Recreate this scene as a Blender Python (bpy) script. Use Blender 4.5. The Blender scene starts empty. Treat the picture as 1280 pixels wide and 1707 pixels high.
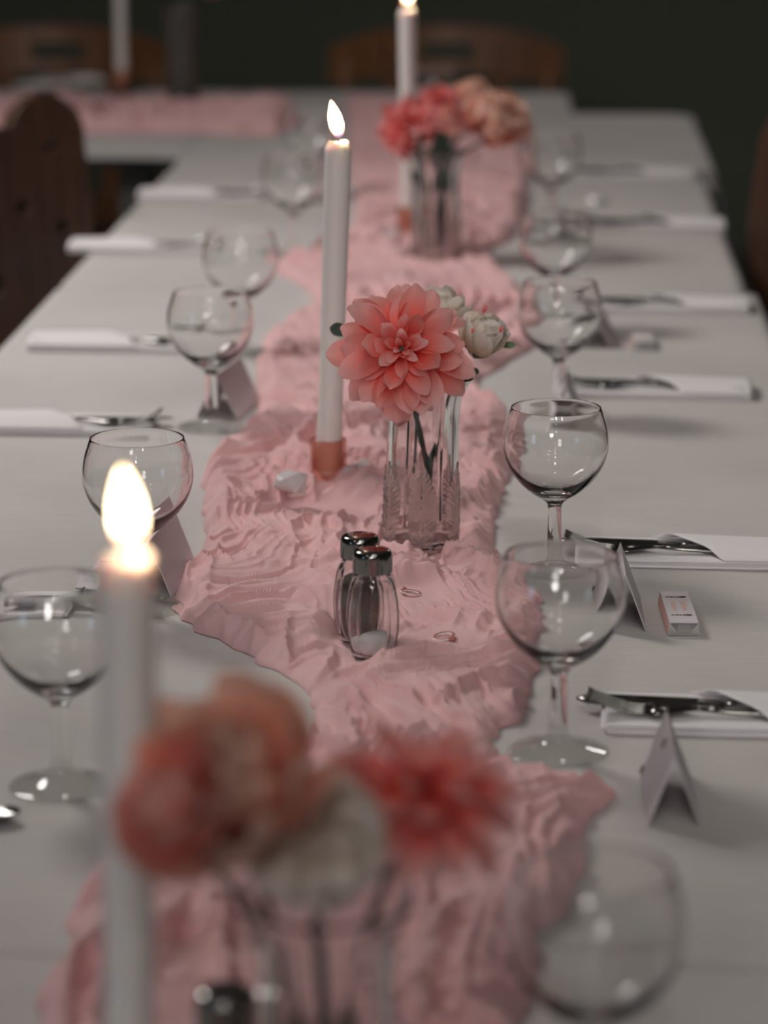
import bpy, math, random
import numpy as np
from mathutils import Vector, Matrix, Euler
random.seed(7)
rng = np.random.RandomState(11)
C = bpy.context.scene.collection
sc = bpy.context.scene

# ------------------------------------------------------------------ camera
T = 0.75                       # height of the table tops
F = 5000.0                     # focal length in pixels of the 1280 px wide frame
CAM_H = 0.65                   # camera above the cloth
TH = math.atan(0.2467)         # pitch down
PS = math.atan(0.0534)         # yaw to the left of the table's direction
camd = bpy.data.cameras.new('camera')
cam = bpy.data.objects.new('camera', camd); C.objects.link(cam)
cam.location = (0, 0, T + CAM_H)
cam.rotation_euler = (math.pi / 2 - TH, 0, PS)
camd.sensor_fit = 'HORIZONTAL'; camd.sensor_width = 36.0
camd.lens = F / 1280 * 36.0
camd.clip_start = 0.05; camd.clip_end = 60
camd.dof.use_dof = True
camd.dof.focus_distance = 2.40
camd.dof.aperture_fstop = 6.0
sc.camera = cam

# ------------------------------------------------------------------ world and exposure
w = bpy.data.worlds.new('world'); sc.world = w; w.use_nodes = True
w.node_tree.nodes['Background'].inputs[0].default_value = (0.62, 0.66, 0.60, 1)
w.node_tree.nodes['Background'].inputs[1].default_value = 0.03
sc.view_settings.view_transform = 'Standard'
sc.view_settings.look = 'None'
sc.view_settings.gamma = 1.0
sc.view_settings.use_curve_mapping = False
sc.view_settings.exposure = 0.0
cy = sc.cycles
cy.use_denoising = True
cy.max_bounces = 14; cy.transmission_bounces = 12; cy.glossy_bounces = 5; cy.diffuse_bounces = 4
cy.transparent_max_bounces = 12
cy.sample_clamp_indirect = 12.0
cy.blur_glossy = 0.3


def area_light(name, loc, target, size, energy, color=(1, 1, 1), spread=180):
    l = bpy.data.lights.new(name, 'AREA'); l.shape = 'DISK'; l.size = size
    l.energy = energy; l.color = color; l.spread = math.radians(spread)
    o = bpy.data.objects.new(name, l); C.objects.link(o); o.location = loc
    o.rotation_euler = (Vector(target) - Vector(loc)).to_track_quat('-Z', 'Y').to_euler()
    return o


# overhead key and added fills: (x, y, diameter, watts); the far left key carries most of the light
KEY_FILLS = [(-1.45, 3.75, 0.75, 31.0), (0.9, 6.6, 0.3, 5.0), (-0.9, -2.9, 0.8, 26.0)]  # added, unseen: second brightens the back wall, third fills from behind the camera
for x, y, s, e in KEY_FILLS:
    area_light('key_fill_light', (x, y, 2.55), (x * 0.4, y - 0.5 if y > 0 else 2.6, T), s, e, (1.0, 0.955, 0.925))
# row of small downlights over and behind the photographer
for (x, y, e) in [(0.03, 1.75, .38), (0.03, 1.2, .45), (0.03, 0.6, .55), (0.03, 0.0, .65), (0.03, -0.8, .9), (0.03, -1.8, 1.4),
                  (0.62, 1.0, .35), (0.62, 0.2, .4), (0.9, -0.8, .5), (-1.3, 0.4, .5)]:
    area_light('downlight_light', (x, y, 2.55), (x * .5, 2.6, T), 0.115, e * .36, (1.0, 0.96, 0.92), 55)


# ------------------------------------------------------------------ pixel <-> place
Fv = Vector((-math.sin(PS) * math.cos(TH), math.cos(PS) * math.cos(TH), -math.sin(TH)))
Rv = Vector((math.cos(PS), math.sin(PS), 0))
Uv = Vector((-math.sin(PS) * math.sin(TH), math.cos(PS) * math.sin(TH), math.cos(TH)))
CP = Vector((0, 0, T + CAM_H))


def ray(px, py):
    return Fv + Rv * ((px - 640) / F) - Uv * ((py - 853.5) / F)


def G(px, py, h=0.0):
    """point on the plane h above the table tops"""
    d = ray(px, py); t = (T + h - CP.z) / d.z
    return CP + d * t


def P(px, py, Z):
    """point at distance Z along the view axis"""
    return CP + ray(px, py) * Z


# ------------------------------------------------------------------ materials
def mat(name):
    m = bpy.data.materials.new(name); m.use_nodes = True
    nt = m.node_tree; b = nt.nodes['Principled BSDF']
    return m, nt, b


def simple(name, col, rough=0.6, metal=0.0, noise=0.0, nscale=40, bump=0.0, sub=0.0, stretch=(1, 1, 1), spec=None):
    m, nt, b = mat(name)
    b.inputs['Base Color'].default_value = (*col, 1)
    b.inputs['Roughness'].default_value = rough
    b.inputs['Metallic'].default_value = metal
    if spec is not None:
        b.inputs['Specular IOR Level'].default_value = spec
    if sub:
        b.inputs['Subsurface Weight'].default_value = sub
        b.inputs['Subsurface Radius'].default_value = (0.012, 0.006, 0.004)
        b.inputs['Subsurface Scale'].default_value = 1.0
    if noise or bump:
        tc = nt.nodes.new('ShaderNodeTexCoord'); mp = nt.nodes.new('ShaderNodeMapping')
        mp.inputs['Scale'].default_value = stretch
        n = nt.nodes.new('ShaderNodeTexNoise'); n.inputs['Scale'].default_value = nscale
        n.inputs['Detail'].default_value = 5
        nt.links.new(tc.outputs['Object'], mp.inputs['Vector']); nt.links.new(mp.outputs[0], n.inputs['Vector'])
        if noise:
            mx = nt.nodes.new('ShaderNodeMix'); mx.data_type = 'RGBA'
            mx.inputs['A'].default_value = (*[c * (1 - noise) for c in col], 1)
            mx.inputs['B'].default_value = (*[min(1, c * (1 + noise)) for c in col], 1)
            nt.links.new(n.outputs['Fac'], mx.inputs['Factor']); nt.links.new(mx.outputs['Result'], b.inputs['Base Color'])
        if bump:
            bp = nt.nodes.new('ShaderNodeBump'); bp.inputs['Strength'].default_value = bump
            bp.inputs['Distance'].default_value = 0.002
            nt.links.new(n.outputs['Fac'], bp.inputs['Height']); nt.links.new(bp.outputs[0], b.inputs['Normal'])
    return m


def glass(name, col=(1, 1, 1), rough=0.0, ior=1.5, clear=0.0, edge=(.38, .38, .36)):
    """clear: share of light that passes a thin wall straight on, without bending"""
    m, nt, b = mat(name)
    if clear > .9:      # thin plate: straight through, mirror-like share by angle, darker where the path in the glass is long
        L = nt.links.new
        tr = nt.nodes.new('ShaderNodeBsdfTransparent'); gl = nt.nodes.new('ShaderNodeBsdfGlossy'); gl.inputs['Roughness'].default_value = 0.0
        lw = nt.nodes.new('ShaderNodeLayerWeight'); lw.inputs[0].default_value = 0.35
        rp = nt.nodes.new('ShaderNodeValToRGB'); e = rp.color_ramp.elements
        e[0].position = .70 if min(edge) > .3 else .2; e[0].color = (*col, 1); e[1].position = .97; e[1].color = (*edge, 1)
        L(lw.outputs['Facing'], rp.inputs[0]); L(rp.outputs[0], tr.inputs[0])
        lf = nt.nodes.new('ShaderNodeLayerWeight'); lf.inputs[0].default_value = 0.5
        pw = nt.nodes.new('ShaderNodeMath'); pw.operation = 'POWER'; L(lf.outputs['Facing'], pw.inputs[0]); pw.inputs[1].default_value = 5
        fr = nt.nodes.new('ShaderNodeMath'); fr.operation = 'MULTIPLY_ADD'; L(pw.outputs[0], fr.inputs[0]); fr.inputs[1].default_value = .9; fr.inputs[2].default_value = .045
        ms = nt.nodes.new('ShaderNodeMixShader'); L(fr.outputs[0], ms.inputs[0]); L(tr.outputs[0], ms.inputs[1]); L(gl.outputs[0], ms.inputs[2])
        L(ms.outputs[0], nt.nodes['Material Output'].inputs[0])
    elif clear:
        tr = nt.nodes.new('ShaderNodeBsdfTransparent'); tr.inputs[0].default_value = (*col, 1)
        ms = nt.nodes.new('ShaderNodeMixShader'); ms.inputs[0].default_value = clear
        nt.links.new(b.outputs[0], ms.inputs[1]); nt.links.new(tr.outputs[0], ms.inputs[2])
        nt.links.new(ms.outputs[0], nt.nodes['Material Output'].inputs[0])
    b.inputs['Base Color'].default_value = (*col, 1)
    b.inputs['Roughness'].default_value = rough
    b.inputs['Transmission Weight'].default_value = 1.0
    b.inputs['IOR'].default_value = ior
    return m


def cloth_material(name, col):
    """fine woven cotton: thread streaks along the width and a soft mottling"""
    m, nt, b = mat(name); b.inputs['Roughness'].default_value = 0.85
    b.inputs['Specular IOR Level'].default_value = 0.25
    tc = nt.nodes.new('ShaderNodeTexCoord')
    mp = nt.nodes.new('ShaderNodeMapping'); mp.inputs['Scale'].default_value = (9, 260, 9)
    n1 = nt.nodes.new('ShaderNodeTexNoise'); n1.inputs['Scale'].default_value = 2.2; n1.inputs['Detail'].default_value = 4
    n2 = nt.nodes.new('ShaderNodeTexNoise'); n2.inputs['Scale'].default_value = 5; n2.inputs['Detail'].default_value = 4
    L = nt.links.new
    L(tc.outputs['Object'], mp.inputs[0]); L(mp.outputs[0], n1.inputs['Vector']); L(tc.outputs['Object'], n2.inputs['Vector'])
    ad = nt.nodes.new('ShaderNodeMath'); ad.operation = 'ADD'; L(n1.outputs['Fac'], ad.inputs[0]); L(n2.outputs['Fac'], ad.inputs[1])
    mr = nt.nodes.new('ShaderNodeMapRange'); mr.inputs['From Min'].default_value = 0.7; mr.inputs['From Max'].default_value = 1.3
    L(ad.outputs[0], mr.inputs['Value'])
    mx = nt.nodes.new('ShaderNodeMix'); mx.data_type = 'RGBA'
    mx.inputs['A'].default_value = (*[c * 0.90 for c in col], 1); mx.inputs['B'].default_value = (*[c * 1.07 for c in col], 1)
    L(mr.outputs[0], mx.inputs['Factor']); L(mx.outputs['Result'], b.inputs['Base Color'])
    bp = nt.nodes.new('ShaderNodeBump'); bp.inputs['Strength'].default_value = 0.35; bp.inputs['Distance'].default_value = 0.0006
    L(n1.outputs['Fac'], bp.inputs['Height']); L(bp.outputs[0], b.inputs['Normal'])
    return m


def petal_material(name, base, mid, tip, trans=0.35):
    """colour runs along the petal (uv.y) with fine lengthwise veins (uv.x)"""
    m, nt, b = mat(name); b.inputs['Roughness'].default_value = 0.6
    b.inputs['Specular IOR Level'].default_value = 0.25
    L = nt.links.new
    uv = nt.nodes.new('ShaderNodeUVMap'); sp = nt.nodes.new('ShaderNodeSeparateXYZ'); L(uv.outputs[0], sp.inputs[0])
    oi = nt.nodes.new('ShaderNodeObjectInfo')
    rp = nt.nodes.new('ShaderNodeValToRGB'); e = rp.color_ramp.elements
    e[0].position = 0.08; e[0].color = (*base, 1); e[1].position = 0.97; e[1].color = (*tip, 1)
    k = rp.color_ramp.elements.new(0.55); k.color = (*mid, 1)
    L(sp.outputs['Y'], rp.inputs[0])
    mp = nt.nodes.new('ShaderNodeMapping'); mp.inputs['Scale'].default_value = (22, 1.5, 1)
    n = nt.nodes.new('ShaderNodeTexNoise'); n.inputs['Scale'].default_value = 1.0; n.inputs['Detail'].default_value = 3
    L(uv.outputs[0], mp.inputs[0]); L(mp.outputs[0], n.inputs['Vector'])
    hs = nt.nodes.new('ShaderNodeHueSaturation')
    mr = nt.nodes.new('ShaderNodeMapRange'); mr.inputs['To Min'].default_value = 0.84; mr.inputs['To Max'].default_value = 1.12
    L(n.outputs['Fac'], mr.inputs['Value']); L(mr.outputs[0], hs.inputs['Value'])
    mr2 = nt.nodes.new('ShaderNodeMapRange'); mr2.inputs['To Min'].default_value = 0.85; mr2.inputs['To Max'].default_value = 1.12
    L(oi.outputs['Random'], mr2.inputs['Value']); L(mr2.outputs[0], hs.inputs['Saturation'])
    L(rp.outputs[0], hs.inputs['Color']); L(hs.outputs[0], b.inputs['Base Color'])
    tr = nt.nodes.new('ShaderNodeBsdfTranslucent'); L(hs.outputs[0], tr.inputs['Color'])
    ms = nt.nodes.new('ShaderNodeMixShader'); ms.inputs[0].default_value = trans
    out = nt.nodes['Material Output']
    L(b.outputs[0], ms.inputs[1]); L(tr.outputs[0], ms.inputs[2]); L(ms.outputs[0], out.inputs[0])
    bp = nt.nodes.new('ShaderNodeBump'); bp.inputs['Strength'].default_value = 0.25; bp.inputs['Distance'].default_value = 0.0008
    L(n.outputs['Fac'], bp.inputs['Height']); L(bp.outputs[0], b.inputs['Normal'])
    return m


def gauze_material(name, col):
    m, nt, b = mat(name); b.inputs['Roughness'].default_value = 0.9; b.inputs['Specular IOR Level'].default_value = 0.1
    b.inputs['Sheen Weight'].default_value = 0.15
    L = nt.links.new
    tc = nt.nodes.new('ShaderNodeTexCoord')
    n = nt.nodes.new('ShaderNodeTexNoise'); n.inputs['Scale'].default_value = 26; n.inputs['Detail'].default_value = 6
    L(tc.outputs['Object'], n.inputs['Vector'])
    mx = nt.nodes.new('ShaderNodeMix'); mx.data_type = 'RGBA'
    mx.inputs['A'].default_value = (col[0] * .92, col[1] * .80, col[2] * .82, 1)
    mx.inputs['B'].default_value = (min(1, col[0] * 1.06), col[1] * 1.16, col[2] * 1.15, 1)
    L(n.outputs['Fac'], mx.inputs['Factor']); L(mx.outputs['Result'], b.inputs['Base Color'])
    n3 = nt.nodes.new('ShaderNodeTexNoise'); n3.inputs['Scale'].default_value = 420; n3.inputs['Detail'].default_value = 3
    L(tc.outputs['Object'], n3.inputs['Vector'])
    bp = nt.nodes.new('ShaderNodeBump'); bp.inputs['Strength'].default_value = 0.3; bp.inputs['Distance'].default_value = 0.0006
    L(n3.outputs['Fac'], bp.inputs['Height']); L(bp.outputs[0], b.inputs['Normal'])
    tr = nt.nodes.new('ShaderNodeBsdfTranslucent'); L(mx.outputs['Result'], tr.inputs['Color'])
    ms = nt.nodes.new('ShaderNodeMixShader'); ms.inputs[0].default_value = 0.14
    L(b.outputs[0], ms.inputs[1]); L(tr.outputs[0], ms.inputs[2]); L(ms.outputs[0], nt.nodes['Material Output'].inputs[0])
    return m


def wood_material(name, dark, light):
    m, nt, b = mat(name); b.inputs['Roughness'].default_value = 0.38
    L = nt.links.new
    tc = nt.nodes.new('ShaderNodeTexCoord'); mp = nt.nodes.new('ShaderNodeMapping'); mp.inputs['Scale'].default_value = (30, 30, 3)
    n = nt.nodes.new('ShaderNodeTexNoise'); n.inputs['Scale'].default_value = 2; n.inputs['Detail'].default_value = 6
    L(tc.outputs['Object'], mp.inputs[0]); L(mp.outputs[0], n.inputs['Vector'])
    rp = nt.nodes.new('ShaderNodeValToRGB'); e = rp.color_ramp.elements
    e[0].color = (*dark, 1); e[1].color = (*light, 1); e[0].position = .3; e[1].position = .7
    L(n.outputs['Fac'], rp.inputs[0]); L(rp.outputs[0], b.inputs['Base Color'])
    return m


def flame_material():
    m = bpy.data.materials.new('flame_light'); m.use_nodes = True; nt = m.node_tree; nt.nodes.clear()
    L = nt.links.new
    out = nt.nodes.new('ShaderNodeOutputMaterial'); em = nt.nodes.new('ShaderNodeEmission'); trn = nt.nodes.new('ShaderNodeBsdfTransparent')
    tc = nt.nodes.new('ShaderNodeTexCoord'); sp = nt.nodes.new('ShaderNodeSeparateXYZ'); L(tc.outputs['Generated'], sp.inputs[0])
    rp = nt.nodes.new('ShaderNodeValToRGB'); e = rp.color_ramp.elements
    e[0].position = 0.0; e[0].color = (0.10, 0.16, 0.75, 1); e[1].position = 1.0; e[1].color = (1.0, 0.66, 0.34, 1)
    a = e.new(0.18); a.color = (0.95, 0.45, 0.20, 1)
    a = e.new(0.35); a.color = (1.0, 0.80, 0.52, 1)
    L(sp.outputs['Z'], rp.inputs[0]); L(rp.outputs[0], em.inputs['Color'])
    mr = nt.nodes.new('ShaderNodeMapRange'); mr.inputs['From Min'].default_value = 0.05; mr.inputs['From Max'].default_value = 0.40
    mr.inputs['To Min'].default_value = 0.6; mr.inputs['To Max'].default_value = 16.0
    L(sp.outputs['Z'], mr.inputs['Value']); L(mr.outputs[0], em.inputs['Strength'])
    mf = nt.nodes.new('ShaderNodeMapRange'); mf.inputs['From Min'].default_value = 0.02; mf.inputs['From Max'].default_value = 0.30
    mf.inputs['To Min'].default_value = 0.25; mf.inputs['To Max'].default_value = 1.0
    L(sp.outputs['Z'], mf.inputs['Value'])
    ms = nt.nodes.new('ShaderNodeMixShader'); L(mf.outputs[0], ms.inputs[0]); L(trn.outputs[0], ms.inputs[1]); L(em.outputs[0], ms.inputs[2])
    L(ms.outputs[0], out.inputs[0])
    return m


def emit(name, col, s):
    m = bpy.data.materials.new(name); m.use_nodes = True; nt = m.node_tree; nt.nodes.clear()
    o = nt.nodes.new('ShaderNodeOutputMaterial'); e = nt.nodes.new('ShaderNodeEmission')
    e.inputs[0].default_value = (*col, 1); e.inputs[1].default_value = s; nt.links.new(e.outputs[0], o.inputs[0])
    return m


M = dict(
    cloth=cloth_material('table_linen', (0.64, 0.605, 0.585)),
    gauze=gauze_material('pink_gauze', (0.95, 0.60, 0.60)),
    glass=glass('clear_glass', (0.975, 0.985, 0.975)),
    bowlglass=glass('bowl_glass', (0.99, 0.995, 0.99)),
    footglass=glass('foot_glass', (0.96, 0.965, 0.955), 0, 1.5, 1.0),
    shakerglass=glass('shaker_glass', (0.98, 0.98, 0.975)),
    vase=glass('vase_glass', (0.975, 0.975, 0.97)),
    frost=simple('frosted_relief', (0.80, 0.70, 0.68), 0.12),
    rose=glass('rose_glass', (0.93, 0.74, 0.68), 0, 1.5, 1.0, (.60, .33, .26)),
    crystal=glass('milky_crystal', (0.90, 0.86, 0.87), 0.35, 1.35),
    dark_crystal=simple('crystal_dark', (0.09, 0.085, 0.075), 0.2, 0, 0.6, 60, 0.6),
    wax=simple('candle_wax', (0.90, 0.86, 0.835), 0.5, 0, 0, 40, 0, 0.35),
    wick=simple('burnt_wick', (0.02, 0.018, 0.02), 0.9),
    flame=flame_material(),
    chrome=simple('dark_chrome', (0.26, 0.25, 0.235), 0.13, 1.0),
    steel=simple('steel', (0.24, 0.235, 0.22), 0.16, 1.0),
    foil=simple('silver_foil', (0.70, 0.70, 0.69), 0.2, 1.0),
    paper=simple('napkin_paper', (0.90, 0.865, 0.87), 0.9, 0, 0.03, 300, 0.15),
    card=simple('card_paper', (0.74, 0.69, 0.71), 0.8),
    cardpink=simple('pink_sleeve_side', (0.80, 0.47, 0.40), 0.7),
    printpink=simple('pink_print', (0.80, 0.52, 0.47), 0.7),
    gold=simple('gold_print', (0.20, 0.13, 0.05), 0.35, 0.6),
    salt=simple('salt_grains', (0.95, 0.92, 0.92), 0.9, 0, 0.04, 900, 0.5),
    pepper=simple('ground_pepper', (0.16, 0.125, 0.10), 0.95, 0, 0.5, 900, 0.5),
    stem=simple('dark_green_stem', (0.035, 0.055, 0.035), 0.6),
    leaf=simple('green_leaf', (0.17, 0.24, 0.11), 0.6, 0, 0.2, 90),
    sepal=simple('dark_sepal', (0.045, 0.075, 0.05), 0.6),
    coral=petal_material('coral_petals', (0.82, 0.08, 0.075), (0.97, 0.27, 0.235), (0.90, 0.50, 0.47)),
    red=petal_material('red_petals', (0.72, 0.08, 0.08), (0.90, 0.22, 0.21), (0.90, 0.42, 0.41)),
    peach=petal_material('peach_petals', (0.80, 0.22, 0.16), (0.93, 0.46, 0.35), (0.95, 0.67, 0.55)),
    peachred=petal_material('peach_red_petals', (0.70, 0.12, 0.10), (0.90, 0.30, 0.24), (0.93, 0.52, 0.45)),
    cream=petal_material('cream_petals', (0.66, 0.52, 0.28), (0.88, 0.76, 0.60), (0.90, 0.83, 0.76)),
    white=petal_material('white_petals', (0.90, 0.82, 0.72), (0.97, 0.90, 0.84), (0.97, 0.92, 0.88), 0.45),
    wood=wood_material('dark_stained_wood', (0.045, 0.022, 0.013), (0.095, 0.042, 0.022)),
    tablewood=simple('grey_table_wood', (0.10, 0.098, 0.082), 0.6, 0, .2, 20),
    warmwood=wood_material('brown_varnished_wood', (0.17, 0.070, 0.030), (0.32, 0.14, 0.058)),
    wall=simple('dark_green_wall', (0.21, 0.225, 0.175), 0.9, 0, 0.08, 3),
    floor=wood_material('dark_floor_wood', (0.07, 0.072, 0.057), (0.10, 0.098, 0.078)),
    ceiling=simple('pale_ceiling', (0.55, 0.53, 0.50), 0.9),
    confetti=simple('confetti_card', (0.95, 0.92, 0.88), 0.5),
    gem=simple('confetti_rose', (0.50, 0.16, 0.14), 0.4),
    twig=simple('brown_twig', (0.16, 0.08, 0.06), 0.8),
    daylight=emit('daylight_pane', (0.42, 0.70, 1.0), 2.2),
)


M['frost'].node_tree.nodes['Principled BSDF'].inputs['Transmission Weight'].default_value = 0.86
M['crystal'].node_tree.nodes['Principled BSDF'].inputs['Transmission Weight'].default_value = 0.35


# ------------------------------------------------------------------ object helpers
def tag(o, label, cat, group=None):
    o['label'] = label; o['category'] = cat
    if group: o['group'] = group
    return o


def empty(name, loc, rot=(0, 0, 0), label=None, cat=None, group=None):
    o = bpy.data.objects.new(name, None); C.objects.link(o)
    o.location = loc; o.rotation_euler = rot
    if label: tag(o, label, cat, group)
    return o


def mesh_of(name, verts, faces, m, smooth=True, uvs=None):
    me = bpy.data.meshes.new(name)
    me.from_pydata([tuple(v) for v in verts], [], [tuple(f) for f in faces])
    if uvs is not None:
        l = me.uv_layers.new(name='UVMap')
        vi = np.empty(len(me.loops), dtype=np.int32); me.loops.foreach_get('vertex_index', vi)
        l.data.foreach_set('uv', np.asarray(uvs, dtype=np.float32)[vi].ravel())
    if smooth:
        me.polygons.foreach_set('use_smooth', [True] * len(me.polygons))
    me.materials.append(m); me.update()
    return me


def link(name, me, parent=None, mtx=None):
    o = bpy.data.objects.new(name, me); C.objects.link(o)
    if parent is not None: o.parent = parent
    if mtx is not None: o.matrix_basis = mtx
    return o


def copy_tree(o, parent=None):
    c = o.copy(); C.objects.link(c); c.parent = parent
    for ch in [x for x in o.children]: copy_tree(ch, c)
    return c


def lathe(prof, seg=64, rmod=None, close=False, flat=False):
    """profile of (r, z); rmod(angle, r, z) changes the radius"""
    V = []; Fc = []
    n = len(prof)
    for i, (r, z) in enumerate(prof):
        for k in range(seg):
            a = 2 * math.pi * k / seg
            rr = rmod(a, r, z) if rmod else r
            V.append((rr * math.cos(a), rr * math.sin(a), z))
    for i in range(n if close else n - 1):
        j = (i + 1) % n
        for k in range(seg):
            k2 = (k + 1) % seg
            Fc.append((i * seg + k, i * seg + k2, j * seg + k2, j * seg + k))
    return V, Fc


def smooth_prof(pts, n=8):
    """Catmull-Rom through the profile points"""
    out = []
    for i in range(len(pts) - 1):
        p0 = pts[max(i - 1, 0)]; p1 = pts[i]; p2 = pts[i + 1]; p3 = pts[min(i + 2, len(pts) - 1)]
        for k in range(n):
            t = k / n
            out.append(tuple(0.5 * ((2 * p1[c]) + (-p0[c] + p2[c]) * t + (2 * p0[c] - 5 * p1[c] + 4 * p2[c] - p3[c]) * t * t
                             + (-p0[c] + 3 * p1[c] - 3 * p2[c] + p3[c]) * t ** 3) for c in range(2)))
    out.append(tuple(pts[-1]))
    return [(max(r, 1e-5), z) for r, z in out]


def box(V, Fc, x0, x1, y0, y1, z0, z1, mtx=None):
    b = len(V)
    for z in (z0, z1):
        for (x, y) in ((x0, y0), (x1, y0), (x1, y1), (x0, y1)):
            v = Vector((x, y, z)); V.append(mtx @ v if mtx else v)
    for f in ((0, 3, 2, 1), (4, 5, 6, 7), (0, 1, 5, 4), (1, 2, 6, 5), (2, 3, 7, 6), (3, 0, 4, 7)):
        Fc.append(tuple(b + i for i in f))


def box_mesh(name, m, *a, bevel=0.0):
    V = []; Fc = []; box(V, Fc, *a)
    me = mesh_of(name, V, Fc, m, False)
    if bevel:
        import bmesh
        bm = bmesh.new(); bm.from_mesh(me)
        bmesh.ops.bevel(bm, geom=bm.edges[:], offset=bevel, segments=3, affect='EDGES', profile=0.6)
        bm.to_mesh(me); bm.free(); me.polygons.foreach_set('use_smooth', [True] * len(me.polygons))
    return me


def tube(pts, rads, seg=10):
    V = []; Fc = []; n = len(pts); pts = [Vector(p) for p in pts]
    for i, p in enumerate(pts):
        d = (pts[min(i + 1, n - 1)] - pts[max(i - 1, 0)]).normalized()
        a = d.orthogonal().normalized() if i == 0 else (a - d * a.dot(d)).normalized()
        b = d.cross(a); r = rads[i] if hasattr(rads, '__len__') else rads
        for k in range(seg):
            t = 2 * math.pi * k / seg; V.append(p + (a * math.cos(t) + b * math.sin(t)) * r)
    for i in range(n - 1):
        for k in range(seg):
            k2 = (k + 1) % seg; Fc.append((i * seg + k, i * seg + k2, (i + 1) * seg + k2, (i + 1) * seg + k))
    Fc.append(tuple(range(seg))[::-1]); Fc.append(tuple((n - 1) * seg + k for k in range(seg)))
    return V, Fc


def solid_outline(outline, holes, th, name, m):
    """a flat board cut from an outline (x, z) with holes, given a thickness along y"""
    cu = bpy.data.curves.new(name, 'CURVE'); cu.dimensions = '2D'; cu.fill_mode = 'BOTH'
    for loop in [outline] + holes:
        s = cu.splines.new('POLY'); s.points.add(len(loop) - 1)
        for i, (x, y) in enumerate(loop): s.points[i].co = (x, y, 0, 1)
        s.use_cyclic_u = True
    cu.extrude = th / 2; cu.bevel_depth = th * 0.12; cu.bevel_resolution = 1
    o = bpy.data.objects.new('tmp', cu); C.objects.link(o)
    dg = bpy.context.evaluated_depsgraph_get()
    me = bpy.data.meshes.new_from_object(o.evaluated_get(dg)); me.name = name
    bpy.data.objects.remove(o); bpy.data.curves.remove(cu)
    me.transform(Matrix.Rotation(math.pi / 2, 4, 'X'))
    me.materials.clear(); me.materials.append(m)
    return me


# ------------------------------------------------------------------ room
def struct(name, me):
    o = link(name, me); o['kind'] = 'structure'; return o


struct('floor', box_mesh('floor', M['floor'], -4, 4, -4.5, 9, -0.1, 0))
struct('ceiling', box_mesh('ceiling', M['ceiling'], -4, 4, -4.5, 9, 2.7, 2.8))
struct('wall_back', box_mesh('wall_back', M['wall'], -4, 4, 9, 9.15, 0, 2.7))
struct('wall_right', box_mesh('wall_right', M['wall'], 4, 4.15, -4.5, 9, 0, 2.7))
struct('wall_front', box_mesh('wall_front', M['wall'], -4, 4, -4.65, -4.5, 0, 2.7))
V = []; Fc = []
WY0, WY1 = -1.6, -0.4
box(V, Fc, -4.15, -4, -4.5, WY0, 0, 2.7); box(V, Fc, -4.15, -4, WY1, 9, 0, 2.7)
box(V, Fc, -4.15, -4, WY0, WY1, 0, 1.0); box(V, Fc, -4.15, -4, WY0, WY1, 2.1, 2.7)
struct('wall_left', mesh_of('wall_left', V, Fc, M['wall'], False))
win = struct('window_1', box_mesh('window_pane', M['daylight'], -4.10, -4.09, WY0 + .05, WY1 - .05, 1.05, 2.05))
V = []; Fc = []
for a in ((WY0, WY0 + .05, 1.0, 2.1), (WY1 - .05, WY1, 1.0, 2.1), (WY0, WY1, 1.0, 1.05), (WY0, WY1, 2.05, 2.1), (-1.02, -0.98, 1.05, 2.05)):
    box(V, Fc, -4.12, -4.02, a[0], a[1], a[2], a[3])
link('window_frame', mesh_of('window_frame', V, Fc, M['card'], False), win)

# ------------------------------------------------------------------ numpy noise
_tab = rng.rand(8, 256, 256)


def vn(x, y, k=0):
    ix = np.floor(x).astype(int); iy = np.floor(y).astype(int); fx = x - ix; fy = y - iy
    fx = fx ** 3 * (fx * (fx * 6 - 15) + 10); fy = fy ** 3 * (fy * (fy * 6 - 15) + 10)
    t = _tab[k % 8]; a = t[ix % 256, iy % 256]; b = t[(ix + 1) % 256, iy % 256]; c = t[ix % 256, (iy + 1) % 256]; d = t[(ix + 1) % 256, (iy + 1) % 256]
    return (a * (1 - fx) + b * fx) * (1 - fy) + (c * (1 - fx) + d * fx) * fy


def sm(x, a, b):
    t = np.clip((x - a) / (b - a), 0, 1); return t * t * (3 - 2 * t)


def grid_mesh(name, X, Y, Z, m):
    n, k = X.shape
    V = np.stack([X, Y, Z], -1).reshape(-1, 3).astype(np.float32)
    idx = np.arange(n * k).reshape(n, k)
    q = np.stack([idx[:-1, :-1], idx[:-1, 1:], idx[1:, 1:], idx[1:, :-1]], -1).reshape(-1, 4).astype(np.int32)
    me = bpy.data.meshes.new(name)
    me.vertices.add(len(V)); me.vertices.foreach_set('co', V.ravel())
    me.loops.add(q.size); me.loops.foreach_set('vertex_index', q.ravel())
    me.polygons.add(len(q)); me.polygons.foreach_set('loop_start', np.arange(0, q.size, 4, dtype=np.int32))
    me.polygons.foreach_set('loop_total', np.full(len(q), 4, dtype=np.int32))
    me.update(calc_edges=True); me.validate()
    me.polygons.foreach_set('use_smooth', np.ones(len(q), dtype=bool)); me.materials.append(m)
    return me


# ------------------------------------------------------------------ tables and their cloths
def table(x0, x1, y0, y1, label, group='tables pushed together in a row'):
    t = empty('dining_table', ((x0 + x1) / 2, (y0 + y1) / 2, 0), (0, 0, 0), label, 'table', group)
    a = (x1 - x0) / 2 - .022; b = (y1 - y0) / 2 - .022
    link('tabletop', box_mesh('tabletop', M['tablewood'], -a, a, -b, b, T - .035, T - .004), t)
    for sx in (-1, 1):
        for sy in (-1, 1):
            link('leg', box_mesh('leg', M['tablewood'], sx * (a - .06) - .03, sx * (a - .06) + .03, sy * (b - .06) - .03, sy * (b - .06) + .03, 0, T - .035), t)


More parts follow.
